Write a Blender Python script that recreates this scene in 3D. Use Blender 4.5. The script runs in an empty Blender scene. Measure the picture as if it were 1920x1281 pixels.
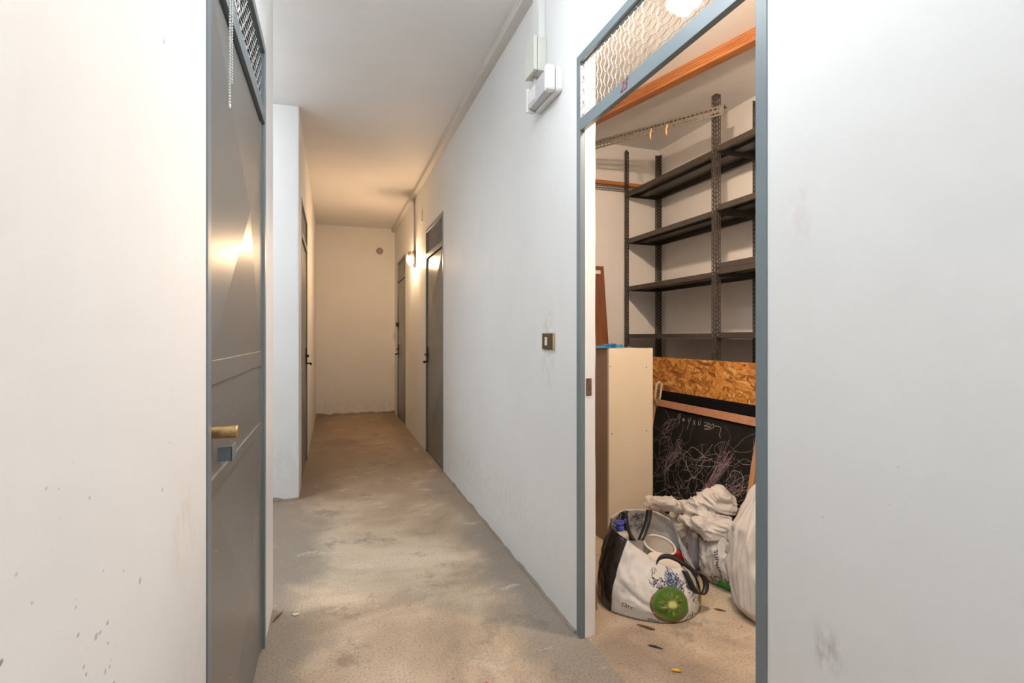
import bpy, bmesh, math, random
import numpy as np
from mathutils import Vector, Matrix, noise

# ------------------------------------------------------------------ scene, camera, light
sc = bpy.context.scene
COL = sc.collection
PI = math.pi
R = math.radians

YAW = math.atan(337 / 960)
cam_d = bpy.data.cameras.new('camera')
cam_d.sensor_width = 36.0
cam_d.lens = 18.0
cam_d.shift_y = -8.5 / 1920
cam_d.clip_start = 0.02
cam = bpy.data.objects.new('camera', cam_d)
cam.location = (0, 0, 1.2)
cam.rotation_euler = (PI / 2, 0, -YAW)
COL.objects.link(cam)
sc.camera = cam

sc.view_settings.view_transform = 'Standard'
sc.view_settings.look = 'None'
sc.view_settings.gamma = 1.0
sc.view_settings.use_curve_mapping = False
sc.view_settings.exposure = 0.41

world = bpy.data.worlds.new('world')
sc.world = world
world.use_nodes = True
world.node_tree.nodes['Background'].inputs[0].default_value = (0.75, 0.85, 1.0, 1)
world.node_tree.nodes['Background'].inputs[1].default_value = 0.6

# strengths of the lamps; cool tubes are added fill (geometry is built further down)
FILL_NEAR = 51.0                # added fill tubes above the camera
FILL_BEHIND = 42.0              # added fill tubes behind it
FILL_COLOR = (0.91, 0.965, 1.0)
FILL_PASSAGE = 76.0         # added fill tube round the corner in the side passage
BULB_STRENGTH = 1280.0           # warm bulb in the storage room
BULB_COLOR = (1.0, 0.75, 0.54)
LANTERN_STRENGTH = 1060.0        # bulkhead lamp at the end of the corridor
LANTERN_COLOR = (1.0, 0.66, 0.38)

# light paths: shorter than the defaults, no reflected caustics
sc.cycles.diffuse_bounces = 3
sc.cycles.glossy_bounces = 2
sc.cycles.transmission_bounces = 3
sc.cycles.max_bounces = 6
sc.cycles.caustics_reflective = False
sc.cycles.caustics_refractive = False

rnd = random.Random(7)

# ------------------------------------------------------------------ helpers: objects
def link(o):
    COL.objects.link(o)
    return o

def obj(name, bm, m, parent=None, smooth=False, bevel=0.0, solid=0.0, offset=0.0, subsurf=0):
    me = bpy.data.meshes.new(name)
    if isinstance(bm, bmesh.types.BMesh):
        bm.normal_update()
        bm.to_mesh(me)
        bm.free()
    else:
        v, f = bm
        me.from_pydata([tuple(p) for p in v], [], f)
        me.update()
    if smooth:
        for p in me.polygons:
            p.use_smooth = True
    if m is not None:
        me.materials.append(m)
    o = bpy.data.objects.new(name, me)
    link(o)
    if parent is not None:
        o.parent = parent
    if bevel:
        b = o.modifiers.new('bevel', 'BEVEL')
        b.width = bevel
        b.segments = 2
        b.limit_method = 'ANGLE'
        b.angle_limit = R(40)
    if subsurf:
        s = o.modifiers.new('sub', 'SUBSURF')
        s.levels = subsurf
        s.render_levels = subsurf
    if solid:
        s = o.modifiers.new('solid', 'SOLIDIFY')
        s.thickness = solid
        s.offset = offset
    return o

def tag(o, label=None, cat=None, group=None, kind=None):
    if label: o['label'] = label
    if cat: o['category'] = cat
    if group: o['group'] = group
    if kind: o['kind'] = kind
    return o

def empty(name, loc=(0, 0, 0), rz=0.0):
    o = bpy.data.objects.new(name, None)
    o.empty_display_size = 0.05
    o.location = loc
    o.rotation_euler = (0, 0, rz)
    return link(o)

def bx(bm, x0, x1, y0, y1, z0, z1, M=None):
    vs = []
    for z in (z0, z1):
        for x, y in ((x0, y0), (x1, y0), (x1, y1), (x0, y1)):
            p = Vector((x, y, z))
            if M is not None: p = M @ p
            vs.append(bm.verts.new(p))
    for f in ((3, 2, 1, 0), (4, 5, 6, 7), (0, 1, 5, 4), (1, 2, 6, 5), (2, 3, 7, 6), (3, 0, 4, 7)):
        bm.faces.new([vs[i] for i in f])
    return bm

def box(x0, x1, y0, y1, z0, z1, M=None):
    return bx(bmesh.new(), x0, x1, y0, y1, z0, z1, M)

def boxes(*rs):
    bm = bmesh.new()
    for r in rs: bx(bm, *r)
    return bm

def tube(bm, pts, r, n=6, cap=True):
    pts = [Vector(p) for p in pts]
    rings = []
    prev = None
    for i, p in enumerate(pts):
        if i == 0: t = pts[1] - p
        elif i == len(pts) - 1: t = p - pts[i - 1]
        else: t = pts[i + 1] - pts[i - 1]
        t.normalize()
        if prev is None:
            up = Vector((0, 0, 1)) if abs(t.z) < 0.9 else Vector((1, 0, 0))
            a = t.cross(up).normalized()
        else:
            a = (prev - t * prev.dot(t)).normalized()
        prev = a
        b = t.cross(a)
        rr = r[i] if isinstance(r, (list, tuple)) else r
        rings.append([bm.verts.new(p + (a * math.cos(2 * PI * k / n) + b * math.sin(2 * PI * k / n)) * rr) for k in range(n)])
    for i in range(len(rings) - 1):
        for k in range(n):
            bm.faces.new((rings[i][k], rings[i][(k + 1) % n], rings[i + 1][(k + 1) % n], rings[i + 1][k]))
    if cap:
        bm.faces.new(list(reversed(rings[0])))
        bm.faces.new(rings[-1])
    return bm

def lathe(prof, n=24, M=None, close=True, bm=None):
    bm = bm or bmesh.new()
    rings = []
    for r, z in prof:
        ring = []
        for k in range(n):
            p = Vector((r * math.cos(2 * PI * k / n), r * math.sin(2 * PI * k / n), z))
            if M is not None: p = M @ p
            ring.append(bm.verts.new(p))
        rings.append(ring)
    for i in range(len(rings) - 1):
        for k in range(n):
            bm.faces.new((rings[i][k], rings[i][(k + 1) % n], rings[i + 1][(k + 1) % n], rings[i + 1][k]))
    if close:
        bm.faces.new(list(reversed(rings[0])))
        bm.faces.new(rings[-1])
    return bm

def grid_faces(nu, nv, wrap=False):
    f = []
    for j in range(nv - 1):
        for i in range(nu if wrap else nu - 1):
            i2 = (i + 1) % nu
            f.append((j * nu + i, j * nu + i2, (j + 1) * nu + i2, (j + 1) * nu + i))
    return f

def text_mesh(body, size, align='CENTER'):
    cu = bpy.data.curves.new('lettering', 'FONT')
    cu.body = body
    cu.size = size
    cu.align_x = align
    cu.align_y = 'CENTER'
    t = bpy.data.objects.new('lettering', cu)
    COL.objects.link(t)
    dg = bpy.context.evaluated_depsgraph_get()
    me = bpy.data.meshes.new_from_object(t.evaluated_get(dg))
    vs = [Vector(v.co) for v in me.vertices]
    fs = [tuple(p.vertices) for p in me.polygons]
    bpy.data.objects.remove(t)
    bpy.data.meshes.remove(me)
    bpy.data.curves.remove(cu)
    return vs, fs

# ------------------------------------------------------------------ helpers: materials
class NT:
    def __init__(s, name, color=(0.8, 0.8, 0.8), rough=0.6, metal=0.0, spec=0.5):
        s.m = bpy.data.materials.new(name)
        s.m.use_nodes = True
        s.t = s.m.node_tree
        s.b = s.t.nodes['Principled BSDF']
        s.b.inputs['Base Color'].default_value = (*color, 1)
        s.b.inputs['Roughness'].default_value = rough
        s.b.inputs['Metallic'].default_value = metal
        s.b.inputs['Specular IOR Level'].default_value = spec
        s._co = None
    def n(s, kind, **kw):
        nd = s.t.nodes.new(kind)
        for k, v in kw.items():
            if hasattr(nd, k) and k not in nd.inputs:
                setattr(nd, k, v)
            else:
                s.set(nd.inputs[k], v)
        return nd
    def set(s, sock, v):
        if isinstance(v, bpy.types.NodeSocket):
            s.t.links.new(v, sock)
        elif isinstance(v, (tuple, list)) and len(v) == 3 and sock.type == 'RGBA':
            sock.default_value = (*v, 1)
        else:
            sock.default_value = v
    def co(s, scale=(1, 1, 1), rot=(0, 0, 0), loc=(0, 0, 0), kind='Object'):
        tc = s.n('ShaderNodeTexCoord')
        mp = s.n('ShaderNodeMapping')
        s.t.links.new(tc.outputs[kind], mp.inputs['Vector'])
        mp.inputs['Scale'].default_value = scale
        mp.inputs['Rotation'].default_value = rot
        mp.inputs['Location'].default_value = loc
        return mp.outputs[0]
    def noise(s, vec, scale, detail=4, rough=0.55, dist=0.0):
        nd = s.n('ShaderNodeTexNoise')
        s.t.links.new(vec, nd.inputs['Vector'])
        nd.inputs['Scale'].default_value = scale
        nd.inputs['Detail'].default_value = detail
        nd.inputs['Roughness'].default_value = rough
        nd.inputs['Distortion'].default_value = dist
        return nd.outputs['Fac']
    def voronoi(s, vec, scale, feature='F1', rand=1.0):
        nd = s.n('ShaderNodeTexVoronoi')
        nd.feature = feature
        s.t.links.new(vec, nd.inputs['Vector'])
        nd.inputs['Scale'].default_value = scale
        nd.inputs['Randomness'].default_value = rand
        return nd
    def ramp(s, fac, stops, interp='LINEAR'):
        nd = s.n('ShaderNodeValToRGB')
        cr = nd.color_ramp
        cr.interpolation = interp
        while len(cr.elements) < len(stops): cr.elements.new(0.5)
        for e, (p, c) in zip(cr.elements, stops):
            e.position = p
            e.color = (*c, 1) if isinstance(c, (tuple, list)) else (c, c, c, 1)
        s.set(nd.inputs['Fac'], fac)
        return nd.outputs['Color']
    def mix(s, fac, a, b, mode='MIX'):
        nd = s.n('ShaderNodeMix', data_type='RGBA', blend_type=mode)
        s.set(nd.inputs[0], fac)
        s.set(nd.inputs[6], a)
        s.set(nd.inputs[7], b)
        return nd.outputs[2]
    def math(s, op, a, b=0.0, c=0.0, clamp=False):
        nd = s.n('ShaderNodeMath', operation=op, use_clamp=clamp)
        s.set(nd.inputs[0], a)
        s.set(nd.inputs[1], b)
        s.set(nd.inputs[2], c)
        return nd.outputs[0]
    def sep(s, vec):
        nd = s.n('ShaderNodeSeparateXYZ')
        s.t.links.new(vec, nd.inputs[0])
        return nd.outputs
    def smooth(s, v, lo, hi):
        nd = s.n('ShaderNodeMapRange', interpolation_type='SMOOTHSTEP')
        s.set(nd.inputs['Value'], v)
        nd.inputs['From Min'].default_value = lo
        nd.inputs['From Max'].default_value = hi
        return nd.outputs[0]
    def blob(s, vec, cy, cz, ry, rz):
        """soft 0..1 mask round a point of a wall (y, z)"""
        o = s.sep(vec)
        dy = s.math('DIVIDE', s.math('SUBTRACT', o[1], cy), ry)
        dz = s.math('DIVIDE', s.math('SUBTRACT', o[2], cz), rz)
        d = s.math('SQRT', s.math('ADD', s.math('MULTIPLY', dy, dy), s.math('MULTIPLY', dz, dz)))
        return s.smooth(d, 1.0, 0.15)
    def color(s, v): s.set(s.b.inputs['Base Color'], v); return s
    def rough(s, v): s.set(s.b.inputs['Roughness'], v); return s
    def bump(s, h, strength=0.2, dist=0.01):
        nd = s.n('ShaderNodeBump')
        nd.inputs['Strength'].default_value = strength
        nd.inputs['Distance'].default_value = dist
        s.set(nd.inputs['Height'], h)
        s.t.links.new(nd.outputs[0], s.b.inputs['Normal'])
        return s

def simple(name, color, rough=0.6, metal=0.0, var=0.06, scale=12.0, bump=0.0, spec=0.5):
    k = NT(name, color, rough, metal, spec)
    v = k.co()
    f = k.noise(v, scale, 5)
    lo = tuple(c * (1 - var) for c in color)
    hi = tuple(min(1, c * (1 + var)) for c in color)
    k.color(k.ramp(f, [(0.3, lo), (0.7, hi)]))
    if bump: k.bump(k.noise(v, scale * 12, 3), bump, 0.002)
    return k.m

def plaster(name, base=(0.84, 0.84, 0.835), spots=(), smears=(), seed=0.0, dirt=0.8):
    k = NT(name, base, 0.62, 0, 0.3)
    v = k.co(loc=(seed, seed * 1.7, seed * 0.6))
    w = k.co()
    big = k.noise(v, 1.5, 2, 0.6)
    c = k.ramp(big, [(0.3, tuple(b * 0.955 for b in base)), (0.65, base)])
    # faint brush marks and repaint patches
    st = k.noise(k.co(scale=(9, 9, 1.2), loc=(seed, 0, 0)), 2.2, 2, 0.65)
    c = k.mix(k.math('MULTIPLY', k.smooth(st, 0.52, 0.75), 0.25), c, tuple(b * 0.93 for b in base))
    # thin tilted scuffs where the noise gates them
    sv = k.voronoi(k.co(scale=(14, 14, 60), rot=(R(32), 0, 0), loc=(seed, seed, 0)), 1.0)
    gate = k.smooth(big, 0.54, 0.66)
    sc_ = k.math('MULTIPLY', k.smooth(sv.outputs['Distance'], 0.07, 0.03), gate)
    c = k.mix(k.math('MULTIPLY', sc_, 0.45 * dirt), c, (0.42, 0.36, 0.30))
    # scattered little specks
    sp = k.voronoi(v, 9.0)
    sepc = k.n('ShaderNodeSeparateColor')
    k.t.links.new(sp.outputs['Color'], sepc.inputs[0])
    rare = k.math('GREATER_THAN', sepc.outputs[0], 0.58)
    rad = k.math('MULTIPLY_ADD', sepc.outputs[1], 0.035, 0.012)
    spk = k.math('MULTIPLY', k.smooth(k.math('SUBTRACT', sp.outputs['Distance'], rad), 0.012, -0.004), rare)
    c = k.mix(k.math('MULTIPLY', spk, 0.6 * dirt), c, (0.22, 0.17, 0.13))
    if spots:
        sz = spots[0][5]
        s2 = k.voronoi(k.co(scale=(1, 1, 1.35), rot=(R(18), 0, 0)), 46.0 / sz)
        se = k.n('ShaderNodeSeparateColor')
        k.t.links.new(s2.outputs['Color'], se.inputs[0])
        dens = None
        for cy, cz, ry, rz, dn, _ in spots:
            d_ = k.math('MULTIPLY', k.blob(w, cy, cz, ry, rz), dn)
            dens = d_ if dens is None else k.math('MAXIMUM', dens, d_)
        keep = k.math('LESS_THAN', se.outputs[0], dens)
        rad = k.math('MULTIPLY_ADD', se.outputs[1], 0.22, 0.1)
        spot = k.math('MULTIPLY', k.smooth(k.math('SUBTRACT', s2.outputs['Distance'], rad), 0.05, -0.08), keep)
        c = k.mix(k.math('MULTIPLY', spot, k.math('MULTIPLY_ADD', se.outputs[2], 0.5, 0.25)), c, (0.13, 0.14, 0.14))
    if smears:
        g = k.smooth(k.noise(k.co(scale=(6, 6, 3)), 5.0, 2, 0.7), 0.38, 0.68)
        for cy, cz, ry, rz, amt, colr in smears:
            m_ = k.blob(w, cy, cz, ry, rz)
            c = k.mix(k.math('MULTIPLY', k.math('MULTIPLY', m_, g), amt), c, colr)
    k.color(c)
    k.bump(k.noise(v, 9, 2, 0.72), 0.20, 0.008)
    return k.m

M = {}
M['wall_left'] = plaster('plaster_left', spots=[(0.60, 0.98, 0.11, 0.15, 0.55, 0.75), (0.70, 0.84, 0.11, 0.10, 1.0, 0.75)],
                         smears=[(1.05, 0.85, 0.10, 0.12, 0.35, (0.62, 0.50, 0.40)), (1.1, 0.5, 0.3, 0.25, 0.25, (0.72, 0.60, 0.55))], seed=3.1)
M['wall_right'] = plaster('plaster_right', spots=[(0.83, 1.12, 0.06, 0.07, 0.16, 0.5), (0.70, 1.00, 0.11, 0.12, 0.08, 0.5), (0.70, 0.78, 0.2, 0.2, 0.03, 0.5), (2.95, 0.8, 0.5, 0.5, 0.06, 0.5)],
                          smears=[(0.755, 0.575, 0.05, 0.07, 0.55, (0.36, 0.33, 0.30)), (2.16, 1.1, 0.13, 0.2, 0.28, (0.50, 0.42, 0.34)),
                                  (2.16, 1.27, 0.1, 0.1, 0.3, (0.50, 0.42, 0.34)), (0.82, 1.46, 0.06, 0.1, 0.3, (0.66, 0.58, 0.50)),
                                  (4.0, 0.25, 2.5, 0.3, 0.25, (0.55, 0.47, 0.40)), (6.3, 0.7, 0.6, 0.8, 0.25, (0.5, 0.4, 0.32))], seed=0.0)
M['wall'] = plaster('plaster_far', smears=[(4.0, 0.25, 0.6, 0.35, 0.14, (0.5, 0.42, 0.35)), (8.2, 0.1, 1.0, 0.3, 0.18, (0.5, 0.43, 0.36))], seed=8.3)
M['room'] = plaster('plaster_store_room', base=(0.84, 0.82, 0.80), seed=5.2, dirt=0.6)
M['ceiling'] = plaster('plaster_ceiling', base=(0.85, 0.845, 0.84), seed=12.0, dirt=0.2)

def concrete():
    k = NT('worn_concrete', (0.3, 0.25, 0.2), 0.75, 0, 0.35)
    v = k.co()
    big = k.noise(v, 1.0, 4, 0.62, 0.4)
    c = k.ramp(big, [(0.34, (0.27, 0.205, 0.15)), (0.46, (0.44, 0.345, 0.25)), (0.55, (0.60, 0.49, 0.365)), (0.68, (0.68, 0.575, 0.45))])
    # greyer strip of grime along the walls, where nobody walks
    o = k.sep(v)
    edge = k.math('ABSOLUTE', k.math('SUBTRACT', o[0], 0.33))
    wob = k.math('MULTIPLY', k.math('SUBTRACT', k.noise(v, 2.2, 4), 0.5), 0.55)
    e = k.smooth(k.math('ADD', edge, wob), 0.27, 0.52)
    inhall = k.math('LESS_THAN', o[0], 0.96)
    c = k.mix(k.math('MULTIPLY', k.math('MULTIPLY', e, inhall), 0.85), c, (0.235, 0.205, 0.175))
    # darker and browner farther down the hall
    far = k.smooth(k.math('ADD', o[1], k.math('MULTIPLY', k.noise(v, 1.6, 3), 1.6)), 3.4, 5.6)
    c = k.mix(k.math('MULTIPLY', far, 0.72), c, (0.31, 0.225, 0.155))
    # pale scraped patches
    p1 = k.smooth(k.noise(k.co(scale=(1, 1.8, 1), loc=(3, 1, 0)), 3.2, 5, 0.72), 0.585, 0.68)
    c = k.mix(k.math('MULTIPLY', p1, 0.42), c, (0.66, 0.61, 0.54))
    # scuffed dark oval where a cover was filled in
    hx = k.math('DIVIDE', k.math('SUBTRACT', o[0], 0.10), 0.20); hy = k.math('DIVIDE', k.math('SUBTRACT', o[1], 6.13), 0.26)
    hd = k.math('ADD', k.math('MULTIPLY', hx, hx), k.math('MULTIPLY', hy, hy))
    c = k.mix(k.math('MULTIPLY', k.smooth(k.math('ADD', hd, wob), 1.15, 0.5), 0.32), c, (0.14, 0.10, 0.07))
    # dark blots
    p2 = k.smooth(k.noise(k.co(loc=(9, 4, 0)), 3.4, 5, 0.72), 0.54, 0.66)
    c = k.mix(k.math('MULTIPLY', p2, 0.55), c, (0.19, 0.155, 0.125))
    # grain
    g = k.noise(v, 105, 2, 0.8)
    c = k.mix(0.8, c, k.ramp(g, [(0.30, 0.55), (0.46, 0.97), (0.72, 1.2)]), 'MULTIPLY')
    pit = k.voronoi(v, 30.0)
    se = k.n('ShaderNodeSeparateColor'); k.t.links.new(pit.outputs['Color'], se.inputs[0])
    pm = k.math('MULTIPLY', k.smooth(pit.outputs['Distance'], 0.16, 0.06), k.math('GREATER_THAN', se.outputs[0], 0.82))
    c = k.mix(k.math('MULTIPLY', pm, 0.65), c, (0.10, 0.085, 0.07))
    k.color(c)
    k.rough(k.ramp(big, [(0.3, 0.55), (0.7, 0.8)]))
    k.bump(g, 0.12, 0.003)
    return k.m
M['floor'] = concrete()

def steel_paint(name, col, rough):
    k = NT(name, col, rough, 0.0, 0.6)
    return k.m
M['door'] = steel_paint('grey_gloss_door_paint', (0.150, 0.152, 0.148), 0.30)
M['frame'] = steel_paint('blue_grey_frame_paint', (0.165, 0.205, 0.225), 0.38)
M['wire'] = simple('galvanised_wire', (0.42, 0.42, 0.41), 0.45, 0.35)
M['dark_steel'] = simple('dark_brown_shelf_steel', (0.062, 0.053, 0.046), 0.42, 0.25, 0.12, 20)
M['zinc'] = simple('olive_grey_slotted_steel', (0.20, 0.185, 0.155), 0.45, 0.4, 0.15, 15)
M['black_metal'] = simple('black_lock_metal', (0.025, 0.025, 0.025), 0.4, 0.6)
M['brass'] = simple('worn_brass', (0.42, 0.28, 0.13), 0.38, 0.9, 0.25, 40)
M['rust'] = simple('rusty_strike_metal', (0.16, 0.10, 0.06), 0.6, 0.5, 0.5, 90)
M['white_plastic'] = simple('white_plastic', (0.82, 0.82, 0.80), 0.35, 0, 0.02)
M['ivory_plastic'] = simple('ivory_box_plastic', (0.72, 0.72, 0.66), 0.45, 0, 0.03)
M['raceway'] = simple('painted_trunking', (0.66, 0.635, 0.60), 0.5, 0, 0.05, 3)
M['lamp_lens'] = simple('frosted_lamp_lens', (0.58, 0.59, 0.60), 0.25, 0, 0.03)
M['bronze'] = simple('bronze_switch_plate', (0.13, 0.078, 0.034), 0.35, 0.55, 0.1, 60)
M['gold_edge'] = simple('pale_brass_edge', (0.55, 0.45, 0.22), 0.35, 0.5)
M['red_ink'] = simple('red_marker_ink', (0.30, 0.02, 0.03), 0.6, 0, 0.2, 90)
M['black'] = simple('black_plastic', (0.006, 0.006, 0.007), 0.8, 0, 0.06, 12, 0.0, 0.1)
M['vent_grey'] = simple('grey_vent_cap', (0.30, 0.27, 0.25), 0.5)

def wood(name, a, b, axis='Y', scale=1.0, rough=0.55, knots=False):
    k = NT(name, a, rough, 0, 0.35)
    s_ = {'X': (1.2, 14, 14), 'Y': (14, 1.2, 14), 'Z': (14, 14, 1.2)}[axis]
    v = k.co(scale=tuple(q * scale for q in s_))
    f = k.noise(v, 2.0, 6, 0.62, 0.6)
    c = k.ramp(f, [(0.3, a), (0.66, b)])
    f2 = k.noise(v, 9.0, 3, 0.6)
    c = k.mix(0.6, c, k.ramp(f2, [(0.35, 0.7), (0.6, 1.05)]), 'MULTIPLY')
    if knots:
        kn = k.voronoi(k.co(scale=(3, 1.6, 3)), 1.6)
        c = k.mix(k.smooth(kn.outputs['Distance'], 0.09, 0.04), c, tuple(x * 0.25 for x in a))
    k.color(c)
    k.bump(f2, 0.12, 0.002)
    return k.m
M['timber'] = wood('orange_pine_timber', (0.34, 0.12, 0.035), (0.47, 0.20, 0.075), 'Y', 1.0, 0.5, True)
M['timber_x'] = wood('orange_pine_plank', (0.42, 0.16, 0.05), (0.58, 0.26, 0.09), 'X')
M['brown_board'] = wood('red_brown_board', (0.20, 0.075, 0.03), (0.28, 0.115, 0.05), 'Z', 0.7, 0.45)
M['plywood'] = wood('tan_plywood', (0.38, 0.21, 0.10), (0.48, 0.28, 0.14), 'Z')
M['frame_wood'] = wood('salmon_frame_wood', (0.42, 0.20, 0.11), (0.52, 0.27, 0.155), 'Y', 0.8)
M['frame_wood_z'] = wood('tan_frame_wood', (0.46, 0.24, 0.10), (0.58, 0.32, 0.15), 'Z', 0.8)
M['cream'] = simple('cream_laminate', (0.86, 0.77, 0.60), 0.42, 0, 0.03, 4)
M['side_brown'] = simple('brown_cabinet_side', (0.34, 0.24, 0.17), 0.5, 0, 0.12, 5)
M['blue_film'] = simple('blue_plastic_film', (0.02, 0.26, 0.58), 0.35, 0, 0.1, 25)
M['chalkboard'] = simple('black_slate', (0.014, 0.013, 0.012), 0.85, 0, 0.35, 4, 0.0, 0.12)

def chalk(name, col):
    k = NT(name, col, 0.95, 0, 0.1)
    v = k.co()
    f = k.smooth(k.noise(v, 300, 3, 0.7), 0.40, 0.62)
    k.color(k.mix(f, (0.05, 0.045, 0.045), col))
    return k.m
M['chalk_white'] = chalk('white_chalk', (0.66, 0.62, 0.60))
M['chalk_pink'] = chalk('pink_chalk', (0.60, 0.40, 0.46))

def osb():
    k = NT('strand_board', (0.5, 0.25, 0.08), 0.6, 0, 0.3)
    v = k.co()
    wv = k.n('ShaderNodeTexNoise'); k.t.links.new(v, wv.inputs['Vector']); wv.inputs['Scale'].default_value = 9
    va = k.n('ShaderNodeVectorMath', operation='MULTIPLY_ADD')
    k.t.links.new(wv.outputs['Color'], va.inputs[0]); va.inputs[1].default_value = (0.05, 0.05, 0.05)
    k.t.links.new(v, va.inputs[2])
    col = None
    for i, (rot, sx) in enumerate(((80, 1.1), (-48, 0.95), (42, 1.2), (-12, 1.0))):
        mp = k.n('ShaderNodeMapping')
        k.t.links.new(va.outputs[0], mp.inputs['Vector'])
        mp.inputs['Rotation'].default_value = (R(rot), 0, 0)
        ms = k.n('ShaderNodeMapping')
        k.t.links.new(mp.outputs[0], ms.inputs['Vector'])
        ms.inputs['Scale'].default_value = (10, 17 * sx, 68 * sx)
        vo = k.voronoi(ms.outputs[0], 1.0)
        se = k.n('ShaderNodeSeparateColor'); k.t.links.new(vo.outputs['Color'], se.inputs[0])
        c = k.ramp(se.outputs[0], [(0.0, (0.24, 0.085, 0.02)), (0.3, (0.46, 0.185, 0.04)), (0.62, (0.62, 0.27, 0.062)), (0.86, (0.70, 0.35, 0.095)), (1.0, (0.80, 0.52, 0.21))])
        if col is None: col = c; h = se.outputs[1]
        else:
            sel = k.math('GREATER_THAN', se.outputs[2], 0.55)
            col = k.mix(sel, col, c)
            h = k.math('ADD', h, k.math('MULTIPLY', sel, se.outputs[1]))
    g = k.noise(v, 60, 5, 0.7)
    col = k.mix(0.7, col, k.ramp(g, [(0.3, 0.6), (0.6, 1.1)]), 'MULTIPLY')
    k.color(col)
    k.bump(h, 0.15, 0.002)
    return k.m
M['osb'] = osb()

def film(name, col, trans=0.25, rough=0.42):
    k = NT(name, col, rough, 0, 0.45)
    v = k.co()
    f = k.noise(v, 7, 5, 0.6)
    k.color(k.ramp(f, [(0.3, tuple(c * 0.93 for c in col)), (0.7, col)]))
    k.bump(k.noise(k.co(scale=(1, 1, 0.5)), 42, 5, 0.6, 0.8), 0.22, 0.006)
    tr = k.n('ShaderNodeBsdfTranslucent')
    tr.inputs['Color'].default_value = (*col, 1)
    mx = k.n('ShaderNodeMixShader')
    mx.inputs[0].default_value = trans
    k.t.links.new(k.b.outputs[0], mx.inputs[1])
    k.t.links.new(tr.outputs[0], mx.inputs[2])
    k.t.links.new(mx.outputs[0], k.t.nodes['Material Output'].inputs['Surface'])
    return k.m
M['film_white'] = film('white_bag_film', (0.89, 0.84, 0.79), 0.22)
M['film_grey'] = film('grey_white_bag_film', (0.82, 0.80, 0.77), 0.15)
M['film_lilac'] = film('lilac_white_bag_film', (0.55, 0.52, 0.54), 0.1)
M['film_clear'] = film('dusty_bag_film', (0.50, 0.44, 0.38), 0.3)
M['bag_white'] = film('white_woven_bag', (0.76, 0.74, 0.71), 0.12, 0.36)
M['bag_black'] = simple('black_woven_bag', (0.016, 0.014, 0.014), 0.30, 0, 0.3, 30, 0.2)
M['bag_grey'] = film('blue_grey_bag_lining', (0.45, 0.48, 0.52), 0.1)
M['ink_black'] = simple('black_print', (0.02, 0.02, 0.02), 0.45)
M['ink_navy'] = simple('navy_print', (0.035, 0.055, 0.13), 0.45, 0, 0.5, 80)
M['ink_green'] = simple('green_print', (0.02, 0.40, 0.015), 0.4, 0, 0.15, 30)
M['ink_lime'] = simple('lime_print', (0.30, 0.33, 0.02), 0.4, 0, 0.3, 40)
M['bucket'] = simple('cream_white_bucket', (0.80, 0.74, 0.66), 0.4, 0, 0.02)
M['blue_cap'] = simple('blue_bottle_cap', (0.07, 0.10, 0.52), 0.35)
M['bottle'] = simple('hazy_bottle_plastic', (0.50, 0.46, 0.42), 0.25)
M['cyan_label'] = simple('cyan_bottle_label', (0.02, 0.38, 0.58), 0.35)
M['red_box'] = simple('red_carton', (0.45, 0.03, 0.02), 0.4)
M['twig'] = simple('dry_brown_leaf', (0.17, 0.075, 0.035), 0.8, 0, 0.3, 200)
M['charcoal'] = simple('charcoal_splinter', (0.05, 0.045, 0.04), 0.8)
M['yellow'] = simple('yellow_chip', (0.75, 0.42, 0.01), 0.5)
M['paper'] = simple('white_paper_scrap', (0.8, 0.78, 0.74), 0.7)
M['strap'] = simple('beige_strap', (0.55, 0.48, 0.40), 0.6)
M['hook'] = simple('peach_plastic_hook', (0.78, 0.46, 0.22), 0.4)
M['chain'] = simple('white_bead_chain', (0.75, 0.75, 0.73), 0.35)

def emissive(name, col, strength):
    k = NT(name, col, 0.5)
    e = k.n('ShaderNodeEmission')
    e.inputs['Color'].default_value = (*col, 1)
    e.inputs['Strength'].default_value = strength
    k.t.links.new(e.outputs[0], k.t.nodes['Material Output'].inputs['Surface'])
    k.t.nodes.remove(k.b)
    k.m.cycles.emission_sampling = 'FRONT'
    return k.m
def thin_glass(name, tint=(0.95, 0.93, 0.9), gloss=0.08):
    k = NT(name)
    t = k.n('ShaderNodeBsdfTransparent'); t.inputs[0].default_value = (*tint, 1)
    g = k.n('ShaderNodeBsdfGlossy'); g.inputs['Roughness'].default_value = 0.15
    mx = k.n('ShaderNodeMixShader'); mx.inputs[0].default_value = gloss
    k.t.links.new(t.outputs[0], mx.inputs[1]); k.t.links.new(g.outputs[0], mx.inputs[2])
    k.t.links.new(mx.outputs[0], k.t.nodes['Material Output'].inputs['Surface'])
    return k.m
M['glass'] = thin_glass('clear_lamp_glass')

# ------------------------------------------------------------------ the setting
XR, XR2 = 0.932, 1.000        # right wall, corridor face and room face
XL = -0.247                   # near left wall
XLF = -0.233                  # far left wall
ZC = 2.90                     # corridor ceiling
ZR = 2.69                     # store-room ceiling
YE = 8.25                     # end wall
YB = -3.4                     # wall behind the camera
RX1, RY0, RY1 = 2.465, 0.45, 3.475   # store room
ZO = 2.325                    # height of door openings
O_STORE = (0.937, 1.829)
O_A = (4.50, 5.40)
O_B = (6.99, 7.89)
O_L1 = (1.215, 2.205)
O_L2 = (4.44, 5.40)

def structure(name, bm, m, **k):
    o = obj(name, bm, m, **k)
    o['kind'] = 'structure'
    return o

def wall_y(x0, x1, y0, y1, z1, openings):
    """a wall along Y with door openings cut through it"""
    bm = bmesh.new()
    y = y0
    for a, b in openings:
        bx(bm, x0, x1, y, a, 0, z1)
        bx(bm, x0, x1, a, b, ZO, z1)
        y = b
    bx(bm, x0, x1, y, y1, 0, z1)
    return bm

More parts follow.
